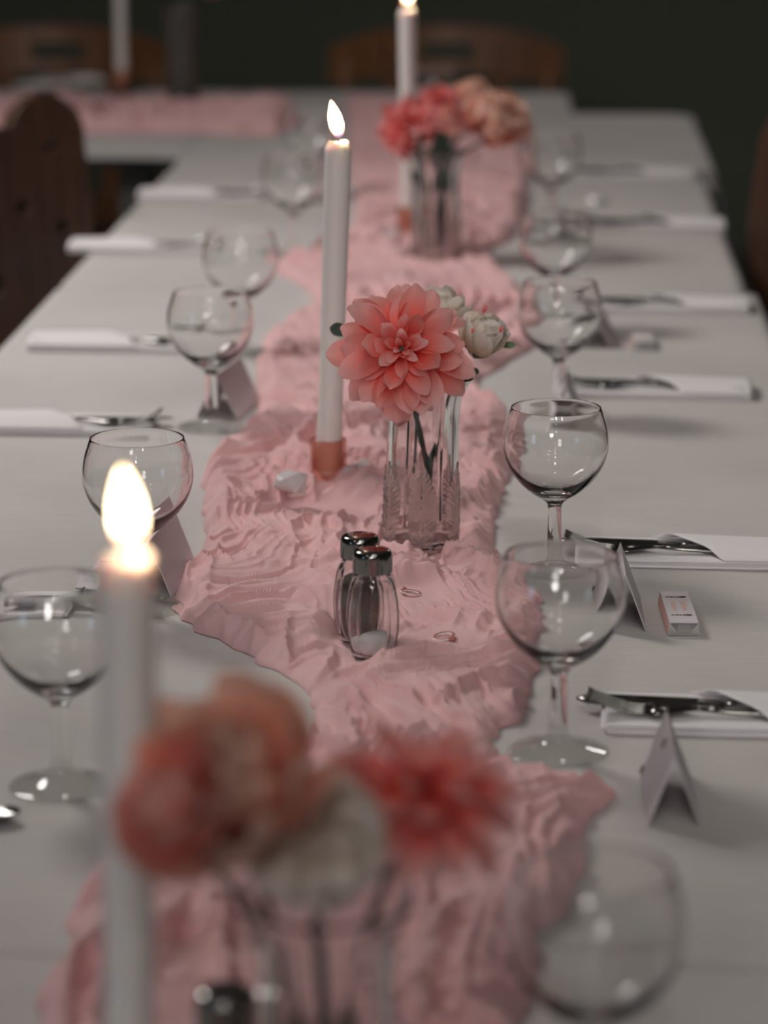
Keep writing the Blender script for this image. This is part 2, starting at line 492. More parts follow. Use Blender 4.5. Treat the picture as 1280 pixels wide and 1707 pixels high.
def tablecloth(x0, x1, y0, y1, drop, label, hang=(1, 1, 1, 1), r_corner=0.02, seed=0, skirt=0.09):
    """hang: left, right, near, far sides fall over the edge; the others only turn down at the joint"""
    n, k = 150, 90
    u = np.linspace(-1, 1, k); v = np.linspace(-1, 1, n)
    # parameter runs past the edge: |p| > .8 is skirt
    def axis(p, lo, hi, hl, hh):
        e = 0.8; t = np.clip(p / e, -1, 1); pos = lo + (t + 1) / 2 * (hi - lo)
        dl = np.clip((-p - e) / (1 - e), 0, 1) * (skirt * 2 if hl else .03)
        dh = np.clip((p - e) / (1 - e), 0, 1) * (skirt * 2 if hh else .03)
        return pos, dl, dh
    xs, xl, xh = axis(u, x0, x1, hang[0], hang[1]); ys, yl, yh = axis(v, y0, y1, hang[2], hang[3])
    X, Y = np.meshgrid(xs, ys); XL, YL = np.meshgrid(xl, yl); XH, YH = np.meshgrid(xh, yh)
    out = 0.16
    wav = (vn(Y * 7 + seed, X * 7 + 3, 1) - .5)
    wav2 = (vn(X * 8 + seed, Y * 3 + 3, 2) - .5)
    dropx = (XL + XH); dropy = (YL + YH)
    D = np.maximum(dropx, dropy)
    sgx = np.where(XL > 0, -1, np.where(XH > 0, 1, 0)); sgy = np.where(YL > 0, -1, np.where(YH > 0, 1, 0))
    hx = np.where(XL > 0, hang[0], hang[1]); hy = np.where(YL > 0, hang[2], hang[3])
    X2 = X + sgx * dropx * (out + .5 * wav) * hx + sgx * np.minimum(dropx, .003)
    Y2 = Y + sgy * dropy * (out + .5 * wav2) * hy - sgy * np.minimum(dropy, .006) * .0
    Z = T - D * 0.97 * drop + 0.0006 * (vn(X * 5, Y * 4, 3) - .5)
    # rounded corner in plan
    cx = (x0 + x1) / 2; cyy = (y0 + y1) / 2; ax = (x1 - x0) / 2; ay = (y1 - y0) / 2
    dx = np.abs(X - cx) - (ax - r_corner); dy = np.abs(Y - cyy) - (ay - r_corner)
    both = (dx > 0) & (dy > 0)
    L = np.sqrt(np.where(both, dx, 0) ** 2 + np.where(both, dy, 0) ** 2)
    s = np.where(both & (L > r_corner), r_corner / np.maximum(L, 1e-6), 1)
    X2 = np.where(both, X2 - np.sign(X - cx) * dx * (1 - s), X2); Y2 = np.where(both, Y2 - np.sign(Y - cyy) * dy * (1 - s), Y2)
    o = link('tablecloth', grid_mesh('tablecloth', X2, Y2, Z, M['cloth']))
    tag(o, label, 'tablecloth', 'pale tablecloths')
    return o


YA = G(1245, 488).y; YB = G(1180, 288).y; YN = G(1130, 1616).y
YE = G(1165, 190).y
TX0 = G(0, 580).x
table(TX0, .275, .55, YN - .002, 'table nearest the camera under the pale cloth')
table(TX0, .275, YN + .002, YA - .002, 'long middle table under the pale cloth holding the sharp pink dahlia')
table(TX0, .262, YA + .002, YB - .002, 'table under the cloth carrying the blurred second bouquet')
table(TX0, .288, YB + .002, YE, 'table at the far end of the row under the pale cloth')
tablecloth(TX0, .275, .55, YN - .0015, 1, 'pale cotton tablecloth at the bottom of the photo, below the crease', (1, 1, 1, 0), seed=1)
tablecloth(TX0, .275, YN + .0015, YA - .001, 1, 'pale cotton tablecloth under the dahlia vase and salt shakers', (1, 1, 0, 0), seed=7)
tablecloth(TX0, .262, YA + .001, YB - .001, 1, 'pale cotton tablecloth under the blurred second bouquet', (1, 1, 0, 0), seed=13, skirt=.10)
tablecloth(TX0, .288, YB + .001, YE, 1, 'pale cotton tablecloth at the far right rounded table corner', (0, 1, 0, 1), r_corner=.06, seed=17)
CY0 = G(200, 250).y; CY1 = CY0 + 1.02
table(-3.1, TX0 - .02, CY0, CY1, 'cross table behind to the left with its own pink runner', None)
tablecloth(-3.1, TX0 - .006, CY0, CY1, 1, 'pale tablecloth of the cross table at the upper left', (1, 0, 1, 1), r_corner=.02, seed=23, skirt=.008)

table(TX0 - .02 + .022, .05, YE + .004, CY1, 'narrow table end behind the far tablecloth', None)
tablecloth(TX0, .05, YE + .002, CY1, 1, 'pale tablecloth strip in front of the two far chairs', (0, 1, 0, 1), r_corner=.03, seed=29)

# ------------------------------------------------------------------ things resting places (pixel of the foot's centre)
GLASS_AT = [  # px, base py, label
    (985, 1906, 'balloon wine glass nearest the camera at lower right, large and blurred'),
    (930, 1258, 'empty balloon wine glass standing left of the nearest right-hand place card'),
    (923, 955, 'sharply focused wine glass in front of the right napkin, right of the dahlia vase'),
    (930, 694, 'wine glass right of the cream peony bud, in front of the blurred place card'),
    (923, 550, 'blurred wine glass right of the second bouquet, fourth from the front in its row'),
    (918, 382, 'blurred wine glass beside the peach peony of the far bouquet'),
    (103, 1315, 'wine glass at the left edge partly behind the near candle'),
    (234, 1018, 'sharp wine glass seen just behind the near candle flame'),
    (353, 716, 'wine glass at left with a place card behind its stem'),
    (403, 590, 'blurred wine glass at left, just right of the third napkin from the front'),
    (490, 428, 'blurred wine glass immediately left of the tall focused candle top'),
    (520, 336, 'faint far wine glass behind the flame of the tall focused candle'),
    (720, 250, 'faint far wine glass behind the red petals of the second bouquet'),
]
VASE_AT = (700, 911); HOLD_AT = (545, 852); SH1 = (621, 1096); SH2 = (600, 1069)
pads = []   # (x, y, radius) where the runner is pressed flat


def pad(p, r, h=.0012, soft=.012): pads.append((p.x, p.y, r, h, soft))


pV = G(*VASE_AT, .004); pad(pV, .036)
pH = G(*HOLD_AT, .004); pad(pH, .035, .001, .03)
pS1 = G(*SH1, .003); pS2 = G(*SH2, .003); pad(pS1, .020, .0012, .030); pad(pS2, .019, .0012, .024)
pR1 = G(685, 1004, .004); pR2 = G(740, 1078, .004); pad(pR1, .018, .0100, .022); pad(pR2, .018, .0100, .022)
top_n = P(214, 928, 1.268); pH0 = Vector((top_n.x - .0065, top_n.y, T + .004)); pad(pH0, .033)
top_f = P(679, 14, 4.2); pHf = Vector((top_f.x + .003, top_f.y, T + .004)); pad(pHf, .034)
pV0 = P(545, 2010, 1.40); pV0 = Vector((pV0.x, pV0.y, T + .004)); pad(pV0, .036)
pVf = G(727, 436, .004); pad(pVf, .036)
t3 = P(377, 1678, 1.43); pS3 = Vector((t3.x, t3.y, T + .003)); pad(pS3, .02)
for gx, gy, _ in GLASS_AT:
    pad(G(gx, gy), .037)

# ------------------------------------------------------------------ pink runner
EL = [(2150, 120), (1950, 90), (1800, 60), (1707, 68), (1640, 78), (1600, 120), (1565, 124), (1535, 110), (1505, 118), (1475, 150), (1450, 165), (1400, 215),
      (1330, 300), (1290, 420), (1245, 520), (1200, 522), (1150, 515), (1112, 440), (1085, 400), (1055, 330), (1025, 295), (1000, 290), (960, 303), (930, 338),
      (900, 345), (860, 340), (800, 340), (770, 350), (740, 378), (715, 425), (690, 432), (640, 428), (600, 430), (560, 442), (540, 480), (520, 520), (500, 528),
      (480, 508), (455, 460), (440, 468), (425, 500), (410, 555), (380, 590), (340, 592), (300, 585), (250, 582), (200, 580), (172, 576)]
ER = [(2150, 820), (1950, 850), (1707, 868), (1640, 888), (1580, 880), (1530, 945), (1480, 952), (1440, 972), (1400, 978), (1380, 975), (1358, 985), (1342, 1020), (1330, 1030),
      (1320, 985), (1306, 915), (1290, 850), (1245, 815), (1225, 830), (1200, 868), (1150, 888), (1100, 900), (1060, 895), (1020, 898), (980, 860), (950, 828),
      (900, 822), (850, 826), (812, 842), (790, 858), (755, 860), (700, 845), (680, 838), (655, 790), (635, 795), (610, 840), (580, 888), (560, 903), (520, 880),
      (480, 860), (450, 830), (420, 812), (400, 850), (370, 868), (340, 880), (300, 878), (250, 872), (200, 850), (172, 828)]


def folds(X, Y):
    wx = X + .030 * (vn(X * 17, Y * 17, 0) - .5) + .012 * (vn(X * 45, Y * 45, 1) - .5)
    wy = Y + .030 * (vn(X * 17 + 31, Y * 17, 2) - .5) + .012 * (vn(X * 45 + 9, Y * 45, 3) - .5)
    big = vn(wx * 11, wy * 9, 4)
    def dirfold(A, ku, kv, c):
        ca, sa = math.cos(A), math.sin(A); bx = X + .110 * (vn(X * 6 + c, Y * 6, c) - .5) + .014 * (vn(X * 18 + c, Y * 18, c + 2) - .5)
        by = Y + .110 * (vn(X * 6 + 20, Y * 6 + c, c + 1) - .5) + .014 * (vn(X * 18 + 20, Y * 18 + c, c + 3) - .5)
        return (1 - np.abs(2 * vn((bx * ca + by * sa) * ku, (-bx * sa + by * ca) * kv, c + 4) - 1)) ** 1.8
    mk = sm(vn(X * 7 + 60, Y * 7, 1), .35, .65); mk2 = sm(vn(X * 6 + 11, Y * 6 + 5, 6), .40, .62)
    fa = dirfold(.70, 56, 6.0, 0); fb = dirfold(-.80, 52, 5.5, 1); fc = dirfold(.10, 58, 6, 2)
    g1 = fa * mk + fb * (1 - mk); g1 = g1 * mk2 + fc * (1 - mk2)
    ga = dirfold(.62, 115, 9, 3); gb = dirfold(-.72, 110, 9, 4); g2 = ga * mk + gb * (1 - mk)
    g3 = dirfold(.2, 300, 34, 5)
    f1 = 3.4 * vn(wx * 8 + 5, wy * 6, 5) + 1.2 * vn(wx * 26, wy * 20, 6)
    f2 = 5.5 * vn(wx * 12 + 50, wy * 10 + 8, 7) + 1.3 * vn(wx * 50, wy * 42, 2)
    r1 = (0.5 + 0.5 * np.cos(2 * np.pi * f1)) ** 1.6
    r2 = (0.5 + 0.5 * np.cos(2 * np.pi * f2)) ** 1.4
    r3 = 1 - np.abs(2 * vn(wx * 120, wy * 95, 5) - 1)
    r4 = 1 - np.abs(2 * vn(wx * 230, wy * 190, 1) - 1)
    amp = .45 + .9 * vn(X * 9 + 77, Y * 9, 3)
    return .0020 + .0070 * big + .0012 * r1 * amp + .0160 * g1 * amp + .0066 * g2 * (.5 + .5 * amp) + .0006 * g3 + .0002 * r4


def edge_fn(E, sgn):
    pts = [G(x, y) for y, x in E]; ys = np.array([p.y for p in pts]); xs = np.array([p.x for p in pts])
    o = np.argsort(ys); ys = ys[o]; xs = xs[o]
    return lambda y: np.interp(y, ys, xs) + .006 * (vn(y * 60 + sgn * 9, y * 0 + 3, 4) - .5) + .002 * (vn(y * 190 + sgn * 9, y * 0 + 3, 6) - .5)


ycut = 3.2
rows = np.concatenate([np.arange(1.22, ycut, .0017), np.arange(ycut, G(700, 172).y, .0055)])
cols = np.linspace(0, 1, 236)
el = edge_fn(EL, -1)(rows); er = edge_fn(ER, 1)(rows)
# soften the row-to-row steps of the outline
ker = np.hanning(9); ker /= ker.sum()
el = np.convolve(np.pad(el, 4, 'edge'), ker, 'valid'); er = np.convolve(np.pad(er, 4, 'edge'), ker, 'valid')
X = el[:, None] + (er - el)[:, None] * cols[None, :]
Y = np.repeat(rows[:, None], len(cols), 1)
H = folds(X, Y)
dist = np.minimum(X - el[:, None], er[:, None] - X)
roll = np.clip(dist / .018, 0, 1) ** .5
lift = np.exp(-((dist - .014) / .009) ** 2) * .004 * vn(X * 20, Y * 25, 0)
H = (H + lift) * roll
endf = np.sqrt(np.clip((rows[-1] - Y) / .02, 0, 1)); H = H * endf
for (qx, qy, qr, qh, qs) in pads:
    d = np.hypot(X - qx, Y - qy); k = sm(d, qr, qr + qs); H = H * k + qh * (1 - k) * (roll > 0)
# hem overhang: let the outermost cloth lean outwards
lean = np.exp(-(dist / .006) ** 2) * .003 * (1 - roll)
X2 = X + .0035 * (vn(X * 90, Y * 90, 7) - .5)
run = link('table_runner', grid_mesh('table_runner', X2, Y, T + .0008 + H, M['gauze']))
tag(run, 'long crinkled dusty pink gauze runner down the middle of the table', 'table runner')
# runner lying across the far table
r0 = G(-60, 196); r1 = G(486, 206)
ra = np.linspace(-1.7, G(486, 200).x, 420); rb = np.linspace(0, 1, 60)
X = np.repeat(ra[:, None], 60, 1)
e0 = CY0 + .24 + .05 * (vn(ra * 6, ra * 0, 1) - .5) + .03 * (vn(ra * 30, ra * 0, 3) - .5); e1 = e0 + .36 + .06 * (vn(ra * 7, ra * 0 + 9, 2) - .5)
Y = e0[:, None] + (e1 - e0)[:, None] * rb[None, :]
H = folds(X * .8, Y * .8) * 1.7
dist = np.minimum(np.minimum(Y - e0[:, None], e1[:, None] - Y), ra[-1] - X)
H = H * np.sqrt(np.clip(dist / .012, 0, 1))
pCv = G(305, 196, .003); pCc = G(203, 156, .003)
for (qx, qy, qr) in [(pCv.x, pCv.y, .04), (pCc.x, pCc.y, .034)]:
    d = np.hypot(X - qx, Y - qy); k = sm(d, qr, qr + .02); H = H * k + .0012 * (1 - k)
tag(link('table_runner', grid_mesh('table_runner_cross', X, Y, T + .0012 + H, M['gauze'])),
    'pink gauze runner across the far cross table at upper left', 'table runner')

# ------------------------------------------------------------------ wine glasses
foot_o = [(.0001, 0.0004), (.020, .0004), (.0325, .0003), (.0345, .0012), (.0343, .0022), (.030, .0034), (.020, .0055), (.0110, .0090), (.0072, .0145), (.0062, .022)]
stem_o = [(.0062, .022), (.0059, .035), (.0056, .048), (.0057, .0555), (.0064, .0585)]
bowl_o = [(.0064, .0585), (.0105, .0625), (.0200, .0685), (.0300, .0775), (.0385, .0895), (.0430, .1020), (.0440, .1120), (.0425, .1235), (.0392, .1345), (.0374, .1397)]
bowl_i = [(.0371, .1403), (.0363, .1398), (.0378, .1345), (.0411, .1235), (.0426, .1120), (.0415, .1025), (.0368, .0910), (.0280, .0802), (.0170, .0726), (.0080, .0695), (.0001, .0688)]
g0 = empty('wine_glass', (0, 0, 0))
for nm, pr in (('foot', smooth_prof(foot_o, 4)), ('stem', smooth_prof(stem_o, 6)), ('bowl', smooth_prof(bowl_o, 6)[:-1] + smooth_prof([bowl_o[-1]] + bowl_i, 6))):
    V, Fc = lathe(pr, 72); link(nm, mesh_of(nm, V, Fc, M[{'foot': 'footglass', 'stem': 'glass', 'bowl': 'bowlglass'}[nm]]), g0)
for i, (px, py, lab) in enumerate(GLASS_AT):
    g = g0 if i == 0 else copy_tree(g0)
    p = G(px, py); g.location = (p.x, p.y, T + .0012)
    tag(g, lab, 'glass', 'balloon wine glasses along the table'); g.rotation_euler = (0, 0, i * 1.3)

# ------------------------------------------------------------------ candles and holders
def make_candle(lab, top, lean, length=.300, ftilt=(-.22, 0)):
    """top: where the wax ends; lean: how far the top leans to +x over the length"""
    base = top - Vector((lean * length, 0, length))
    c = empty('taper_candle', base, (0, math.atan(lean), 0), lab, 'candle', 'tall pale taper candles')
    L = length; r = .0119
    prof = smooth_prof([(.0001, 0), (r * .95, .0), (r * .92, L * .3), (r, L * .72), (r * 1.02, L - .012)], 5) + \
        smooth_prof([(r * 1.02, L - .0119), (r * 1.02, L - .008), (r * .98, L - .0055), (r * .80, L - .0015), (r * .74, L), (r * .60, L - .0012), (r * .35, L - .0035), (.0001, L - .004)], 5)
    V, Fc = lathe(prof, 40); V = [(x + .0006 * math.sin(3 * z * 40) * 0, y, z + (.0012 * math.sin(2 * math.atan2(y, x)) if z > L - .002 else 0)) for x, y, z in V]
    link('candle_body', mesh_of('candle_body', V, Fc, M['wax']), c)
    V, Fc = tube([(0, 0, L - .004), (.0004, 0, L + .002), (.0012, 0, L + .0055)], .0009, 8)
    link('wick', mesh_of('wick', V, Fc, M['wick']), c)
    fl = smooth_prof([(.0001, 0), (.0028, .002), (.0052, .0075), (.0063, .0135), (.0056, .021), (.0035, .028), (.0012, .0335), (.0001, .0352)], 5)
    V, Fc = lathe(fl, 24)
    link('flame', mesh_of('flame', V, Fc, M['flame']), c,
         Matrix.Translation((.0012, 0, L + .0028)) @ Euler((0, ftilt[0], ftilt[1])).to_matrix().to_4x4())
    l = bpy.data.lights.new('flame_glow', 'POINT'); l.energy = .30; l.color = (1, .68, .40); l.shadow_soft_size = .006
    lo = bpy.data.objects.new('flame_glow', l); C.objects.link(lo); lo.parent = c; lo.location = (-.002, 0, L + .018)
    return c


hold0 = empty('candle_holder', (0, 0, 0))
V, Fc = lathe(smooth_prof([(.0001, .020), (.0135, .0205), (.0138, .026), (.0138, .046), (.0150, .0485), (.0166, .0480), (.0168, .045), (.0168, .030), (.0164, .0245), (.0160, .020), (.0162, .006), (.0160, .003), (.0001, .003)], 5), 48)
link('socket', mesh_of('socket', V, Fc, M['rose']), hold0)
V, Fc = lathe(smooth_prof([(.0001, .0028), (.017, .0028), (.028, .0045), (.0305, .0052), (.0305, .0035), (.026, .0004), (.0001, .0)], 4), 48)
link('foot_plate', mesh_of('foot_plate', V, Fc, M['rose']), hold0)


def holder(p, lab, first=[True]):
    h = hold0 if first[0] else copy_tree(hold0); first[0] = False
    h.location = (p.x, p.y, T + .0025); tag(h, lab, 'candle holder', 'rose glass candle holders')


top_1 = P(564, 236, 2.71)
b1 = top_1 - Vector((.034 * .30, 0, .30)); b1z = T + .0235
holder(b1, 'rose amber glass candle holder half sunk in the pink runner beside the dahlia vase')
make_candle('tall pale lit candle in sharp focus beside the pink dahlia', top_1, .034, top_1.z - b1z, (-.26, 0))
holder(pH0, 'candle holder under the large blurred candle at lower left')
make_candle('large blurred lit candle in the foreground at left', top_n, .02, top_n.z - (T + .0235), (-.10, 0))
holder(pHf, 'blurred rose glass candle holder beside the second bouquet')
make_candle('blurred lit candle behind the second bouquet, its flame cut by the top edge', top_f, -.01, top_f.z - (T + .0235), (-.05, 0))
holder(pCc, 'candle holder on the far cross table')
make_candle('faint blurred candle on the far cross table at upper left', Vector((pCc.x, pCc.y, T + .323)), 0.0, .2995, (0, 0))

# ------------------------------------------------------------------ vases
def lobed(a, r, z, n=6, am=.075):
    k = min(1, max(0, z / .01)) if z < .01 else 1
    c = abs(math.cos(n * a / 2))
    return r * (1 + am * k * (c ** .7 - .6))


vase0 = empty('flower_vase', (0, 0, 0))
outer = [(.0001, .0), (.026, .0), (.0315, .004), (.0325, .012), (.0320, .045), (.0308, .085), (.0305, .118), (.0325, .134), (.0375, .145), (.0415, .1505)]
inner = [(.0405, .1530), (.0380, .1510), (.0345, .1445), (.0295, .134), (.0272, .118), (.0275, .085), (.0285, .045), (.0285, .016), (.024, .0095), (.0001, .0085)]
V, Fc = lathe(smooth_prof(outer, 6)[:-1] + smooth_prof([outer[-1]] + inner, 6), 120, lobed)
link('vase_body', mesh_of('vase_body', V, Fc, M['vase']), vase0)
# frosted leaf relief on each facet: midrib and slanting veins standing proud
for q in range(6):
    a0 = (q + .0) * math.pi / 3; V = []; Fc = []
    def on(s, z, up=0.0006):
        a = a0 + s / .033; rr = lobed(a, .0325 if z < .03 else .0322 - (z - .03) * .017, z) + up
        return (rr * math.cos(a), rr * math.sin(a), z)
    zs = np.linspace(.008, .080, 56)
    for i, z in enumerate(zs):
        t = i / 55; wd = .0142 * (math.sin(math.pi * min(1, (1 - t) * .75 + .12)) ** .8) * (1 - t ** 4)
        for s in np.linspace(-1, 1, 15):
            vein = max(0, math.cos((z * 1000 - abs(s) * 9) * 1.35)) ** 2 * (abs(s) > .04)
            V.append(on(s * wd, z, .0004 + .0013 * vein + (.0018 if abs(s) < .04 else 0)))
    for i in range(55):
        for k in range(14):
            b = i * 15 + k; Fc.append((b, b + 1, b + 16, b + 15))
    link('leaf_relief', mesh_of('leaf_relief', V, Fc, M['frost']), vase0)


def vase(p, lab, rz=0.2, s=1.0, first=[True]):
    v = vase0 if first[0] else copy_tree(vase0); first[0] = False
    v.location = (p.x, p.y, T + .0025); v.rotation_euler = (0, 0, rz); v.scale = (s, s, s)
    tag(v, lab, 'vase', 'fluted clear glass vases'); return v


vase(pV, 'sharp fluted clear glass vase with leaf relief holding the pink dahlia').rotation_euler = (0, .03, math.radians(35))
vase(pV0, 'large blurred glass vase in the foreground under the white flower', .5)
vase(pVf, 'blurred glass vase of the second bouquet beyond the dahlia', .3)
# taller cut crystal vase on the cross table
V, Fc = lathe(smooth_prof([(.0001, 0), (.027, 0), (.030, .006), (.029, .05), (.030, .12), (.034, .19), (.036, .205), (.033, .205), (.027, .12), (.025, .02), (.0001, .015)], 8), 72,
              lambda a, r, z: r * (1 + .035 * math.cos(12 * a + z * 120) * math.cos(12 * a - z * 120)))
cv = empty('flower_vase', (pCv.x, pCv.y, T + .003), (0, 0, 0), 'tall dark cut crystal vase on the far cross table', 'vase')
link('vase_body', mesh_of('crystal_body', V, Fc, M['dark_crystal']), cv)

# ------------------------------------------------------------------ petals and flowers
def petal_mesh(name, m, L=.05, W=.02, cup=.25, bend=.0, tipc=.0, point=.8, n=9, k=7, wave=.0, seed=0, fold=0.0):
    rd = random.Random(seed); ph = rd.random() * 6
    V = []; U = []; Fc = []
    for i in range(n):
        t = math.sin(math.pi / 2 * i / (n - 1)) ** .9
        wm = .64
        wd = W / 2 * ((.16 + .84 * sm(np.array(t), 0, wm) ** (point * .8)) if t < wm else math.sqrt(max(0, 1 - ((t - wm) / (1.02 - wm)) ** 2.4)))
        wd = float(wd)
        for j in range(k):
            s = -1 + 2 * j / (k - 1)
            x = L * (t - .05 * s * s * t * t) - max(0, t - .8) * abs(bend) * .4 * L
            y = s * wd
            z = bend * L * t * t + cup * wd * (s * s) * (1 - .3 * t) + tipc * L * max(0, t - .6) ** 2 * 4 - fold * wd * (1 - abs(s)) * (t > .1)
            z += wave * L * math.sin(s * 4 + t * 7 + ph) * t
            V.append((x, y, z)); U.append(((s + 1) / 2, t))
    for i in range(n - 1):
        for j in range(k - 1):
            b = i * k + j; Fc.append((b, b + 1, b + k + 1, b + k))
    return mesh_of(name, V, Fc, m, True, U)


def facing(vec, spin=0.0):
    return Vector(vec).to_track_quat('Z', 'Y').to_matrix().to_4x4() @ Matrix.Rotation(spin, 4, 'Z')


def flower_root(name, pos, face, lab, cat='flower', grp=None, spin=0.0):
    r = empty(name, pos, (0, 0, 0), lab, cat, grp)
    r.rotation_euler = facing(face, spin).to_euler(); return r


def place_petals(root, meshes, layers, rd, z0=0.0, jit=1.0):
    """layers: (count, elevation deg, scale, ring radius, height along the axis)"""
    for li, (cnt, el_, s, rr, zz) in enumerate(layers):
        off = rd.random() * 6.28
        for q in range(cnt):
            a = off + 2 * math.pi * (q + rd.uniform(-.22, .22) * jit) / cnt
            e = math.radians(el_ + rd.uniform(-8, 8) * jit); ss = s * rd.uniform(.90, 1.10)
            Mx = Matrix.Rotation(a, 4, 'Z') @ Matrix.Translation((rr, 0, zz + z0)) @ Matrix.Rotation(-e, 4, 'Y') @ Matrix.Rotation(rd.uniform(-.35, .35) * jit, 4, 'X') @ Matrix.Diagonal((ss, ss * rd.uniform(.88, 1.12), ss, 1))
            link('petal', meshes[rd.randrange(len(meshes))], root, Mx)


def stem_part(root, pts, r=.0022, m=None, name='stem'):
    """pts in world space"""
    inv = root.matrix_world.inverted() if False else (Matrix.Translation(root.location) @ root.rotation_euler.to_matrix().to_4x4()).inverted()
    V, Fc = tube([inv @ Vector(p) for p in pts], r, 8)
    link(name, mesh_of(name, V, Fc, m or M['stem']), root)


def leaf_part(root, wpos, wdir, L=.03, W=.012, m=None, up=(0, 0, 1), name='leaf'):
    inv = (Matrix.Translation(root.location) @ root.rotation_euler.to_matrix().to_4x4()).inverted()
    x = Vector(wdir).normalized(); z = Vector(up); y = z.cross(x).normalized(); z = x.cross(y)
    Mx = Matrix(((x.x, y.x, z.x, wpos[0]), (x.y, y.y, z.y, wpos[1]), (x.z, y.z, z.z, wpos[2]), (0, 0, 0, 1)))
    link(name, petal_mesh(name, m or M['leaf'], L, W, .3, -.15, 0, .9, seed=random.randrange(99)), root, inv @ Mx)


def dahlia(pos, face, lab, m, R=.055, seed=1, vase_p=None, foot=(0, 0), spin=0):
    rd = random.Random(seed); k = R / .058
    big = [petal_mesh('dahlia_petal', m, .054, .0235, .55, b, tc, .9, 11, 7, wv, s, fo) for b, tc, wv, s, fo in
           ((-.14, -.16, .014, 1, .0), (.10, .12, .020, 2, .0), (-.24, .08, .012, 3, .1), (.02, -.28, .022, 4, .1), (.18, .02, .014, 5, .0))]
    root = flower_root('dahlia', pos, face, lab, 'flower', None, spin)
    place_petals(root, big, [(10, -20, 1.02 * k, .006 * k, -.012 * k), (11, -2, 1.02 * k, .006 * k, -.007 * k), (11, 15, .93 * k, .005 * k, -.003 * k),
                             (9, 30, .74 * k, .005 * k, 0), (8, 45, .54 * k, .004 * k, .002 * k), (6, 60, .38 * k, .003 * k, .003 * k), (4, 74, .27 * k, .0015 * k, .004 * k)], rd, 0, 1.35)
    V, Fc = lathe(smooth_prof([(.0001, .006), (.003, .005), (.0055, .0), (.009, -.010), (.008, -.016), (.003, -.022), (.0001, -.022)], 3), 16)
    link('calyx', mesh_of('calyx', [(x * k, y * k, z * k) for x, y, z in V], Fc, M['sepal']), root)
    return root


def peony(pos, face, lab, m, R=.04, seed=1, open_=0.0, spin=0, name='peony', sepals=True):
    rd = random.Random(seed); k = R / .04
    ms = [petal_mesh('peony_petal', m, .050, .046, .55, b, tc, .42, 10, 8, wv, s) for b, tc, wv, s in
          ((.35, .25, .03, 11), (.45, .15, .045, 12), (.28, .35, .04, 13), (.4, .3, .02, 14))]
    root = flower_root(name, pos, face, lab, 'flower', None, spin)
    o = open_
    place_petals(root, ms, [(6, 22 - o, 1.0 * k, .004 * k, -.020 * k), (6, 38 - o, 1.02 * k, .004 * k, -.019 * k), (6, 50 - o * .8, .98 * k, .003 * k, -.018 * k), (5, 62 - o * .6, .94 * k, .003 * k, -.017 * k),
                            (4, 74, .86 * k, .002 * k, -.015 * k), (3, 82, .75 * k, .001 * k, -.013 * k)], rd)
    if sepals:
        sp = petal_mesh('sepal', M['sepal'], .022, .014, .3, .35, 0, .7, 6, 5)
        for q in range(5):
            link('sepal', sp, root, Matrix.Rotation(q * 1.257, 4, 'Z') @ Matrix.Translation((.002, 0, -.023 * k)) @ Matrix.Rotation(-.45, 4, 'Y') @ Matrix.Scale(k, 4))
    return root


cam_dir = lambda p: (CP - Vector(p)).normalized()
# sharp bouquet
pd = P(670, 582, 2.50)
d1 = dahlia(pd, cam_dir(pd) + Vector((-.05, 0, .16)), 'large open coral pink dahlia in sharp focus above the vase', M['coral'], .0575, 5, spin=.6)
vb = Vector((pV.x + .004, pV.y, T + .014))
stem_part(d1, [pd - d1.rotation_euler.to_matrix() @ Vector((0, 0, .015)), pd + Vector((.004, .020, -.035)), P(703, 730, 2.59), P(716, 800, 2.59), P(722, 868, 2.59)], [.0022, .0022, .0022, .0026, .0020])
leaf_part(d1, P(590, 556, 2.60), (-1, 0, .25), .022, .012, M['sepal'], (0, -1, .3))
stem_part(d1, [P(716, 772, 2.585), P(700, 735, 2.58), P(694, 690, 2.575)], [.0018, .0015, .001], name='side_shoot')
pb = P(802, 572, 2.58)
b_ = peony(pb, Vector((.42, -.25, .85)), 'cream white peony bud with red flecks and green sepals behind the coral dahlia', M['cream'], .0265, 8, -14, name='peony_bud')
leaf_part(b_, P(828, 577, 2.60), (1, 0, .12), .0165, .0065, M['leaf'], (0, -1, .6))
for (a, bx, s) in ((805, 522, 1), (833, 555, .8), (786, 555, .6)):
    V = petal_mesh('red_fleck_petal', M['red'], .010, .006, .4, .2, 0, .7, 5, 4)
    inv = (Matrix.Translation(b_.location) @ b_.rotation_euler.to_matrix().to_4x4()).inverted()
    link('petal', V, b_, inv @ Matrix.Translation(P(a, bx, 2.545)) @ facing(cam_dir(P(a, bx, 2.545)), 1.2) @ Matrix.Scale(s * .8, 4))
stem_part(b_, [pb + Vector((-.004, 0, -.024)), P(770, 640, 2.60), P(745, 715, 2.60), P(722, 760, 2.60), P(718, 800, 2.595)], [.0030, .0022, .0024, .0032, .002])
pc = P(728, 528, 2.62)
c2 = peony(pc, Vector((-.1, -.2, 1)), 'cream peony mostly hidden behind the coral dahlia', M['cream'], .026, 9, 10)
stem_part(c2, [pc + Vector((0, 0, -.02)), P(705, 640, 2.62), P(693, 700, 2.60), P(689, 790, 2.60)], [.002, .002, .0018, .0012])

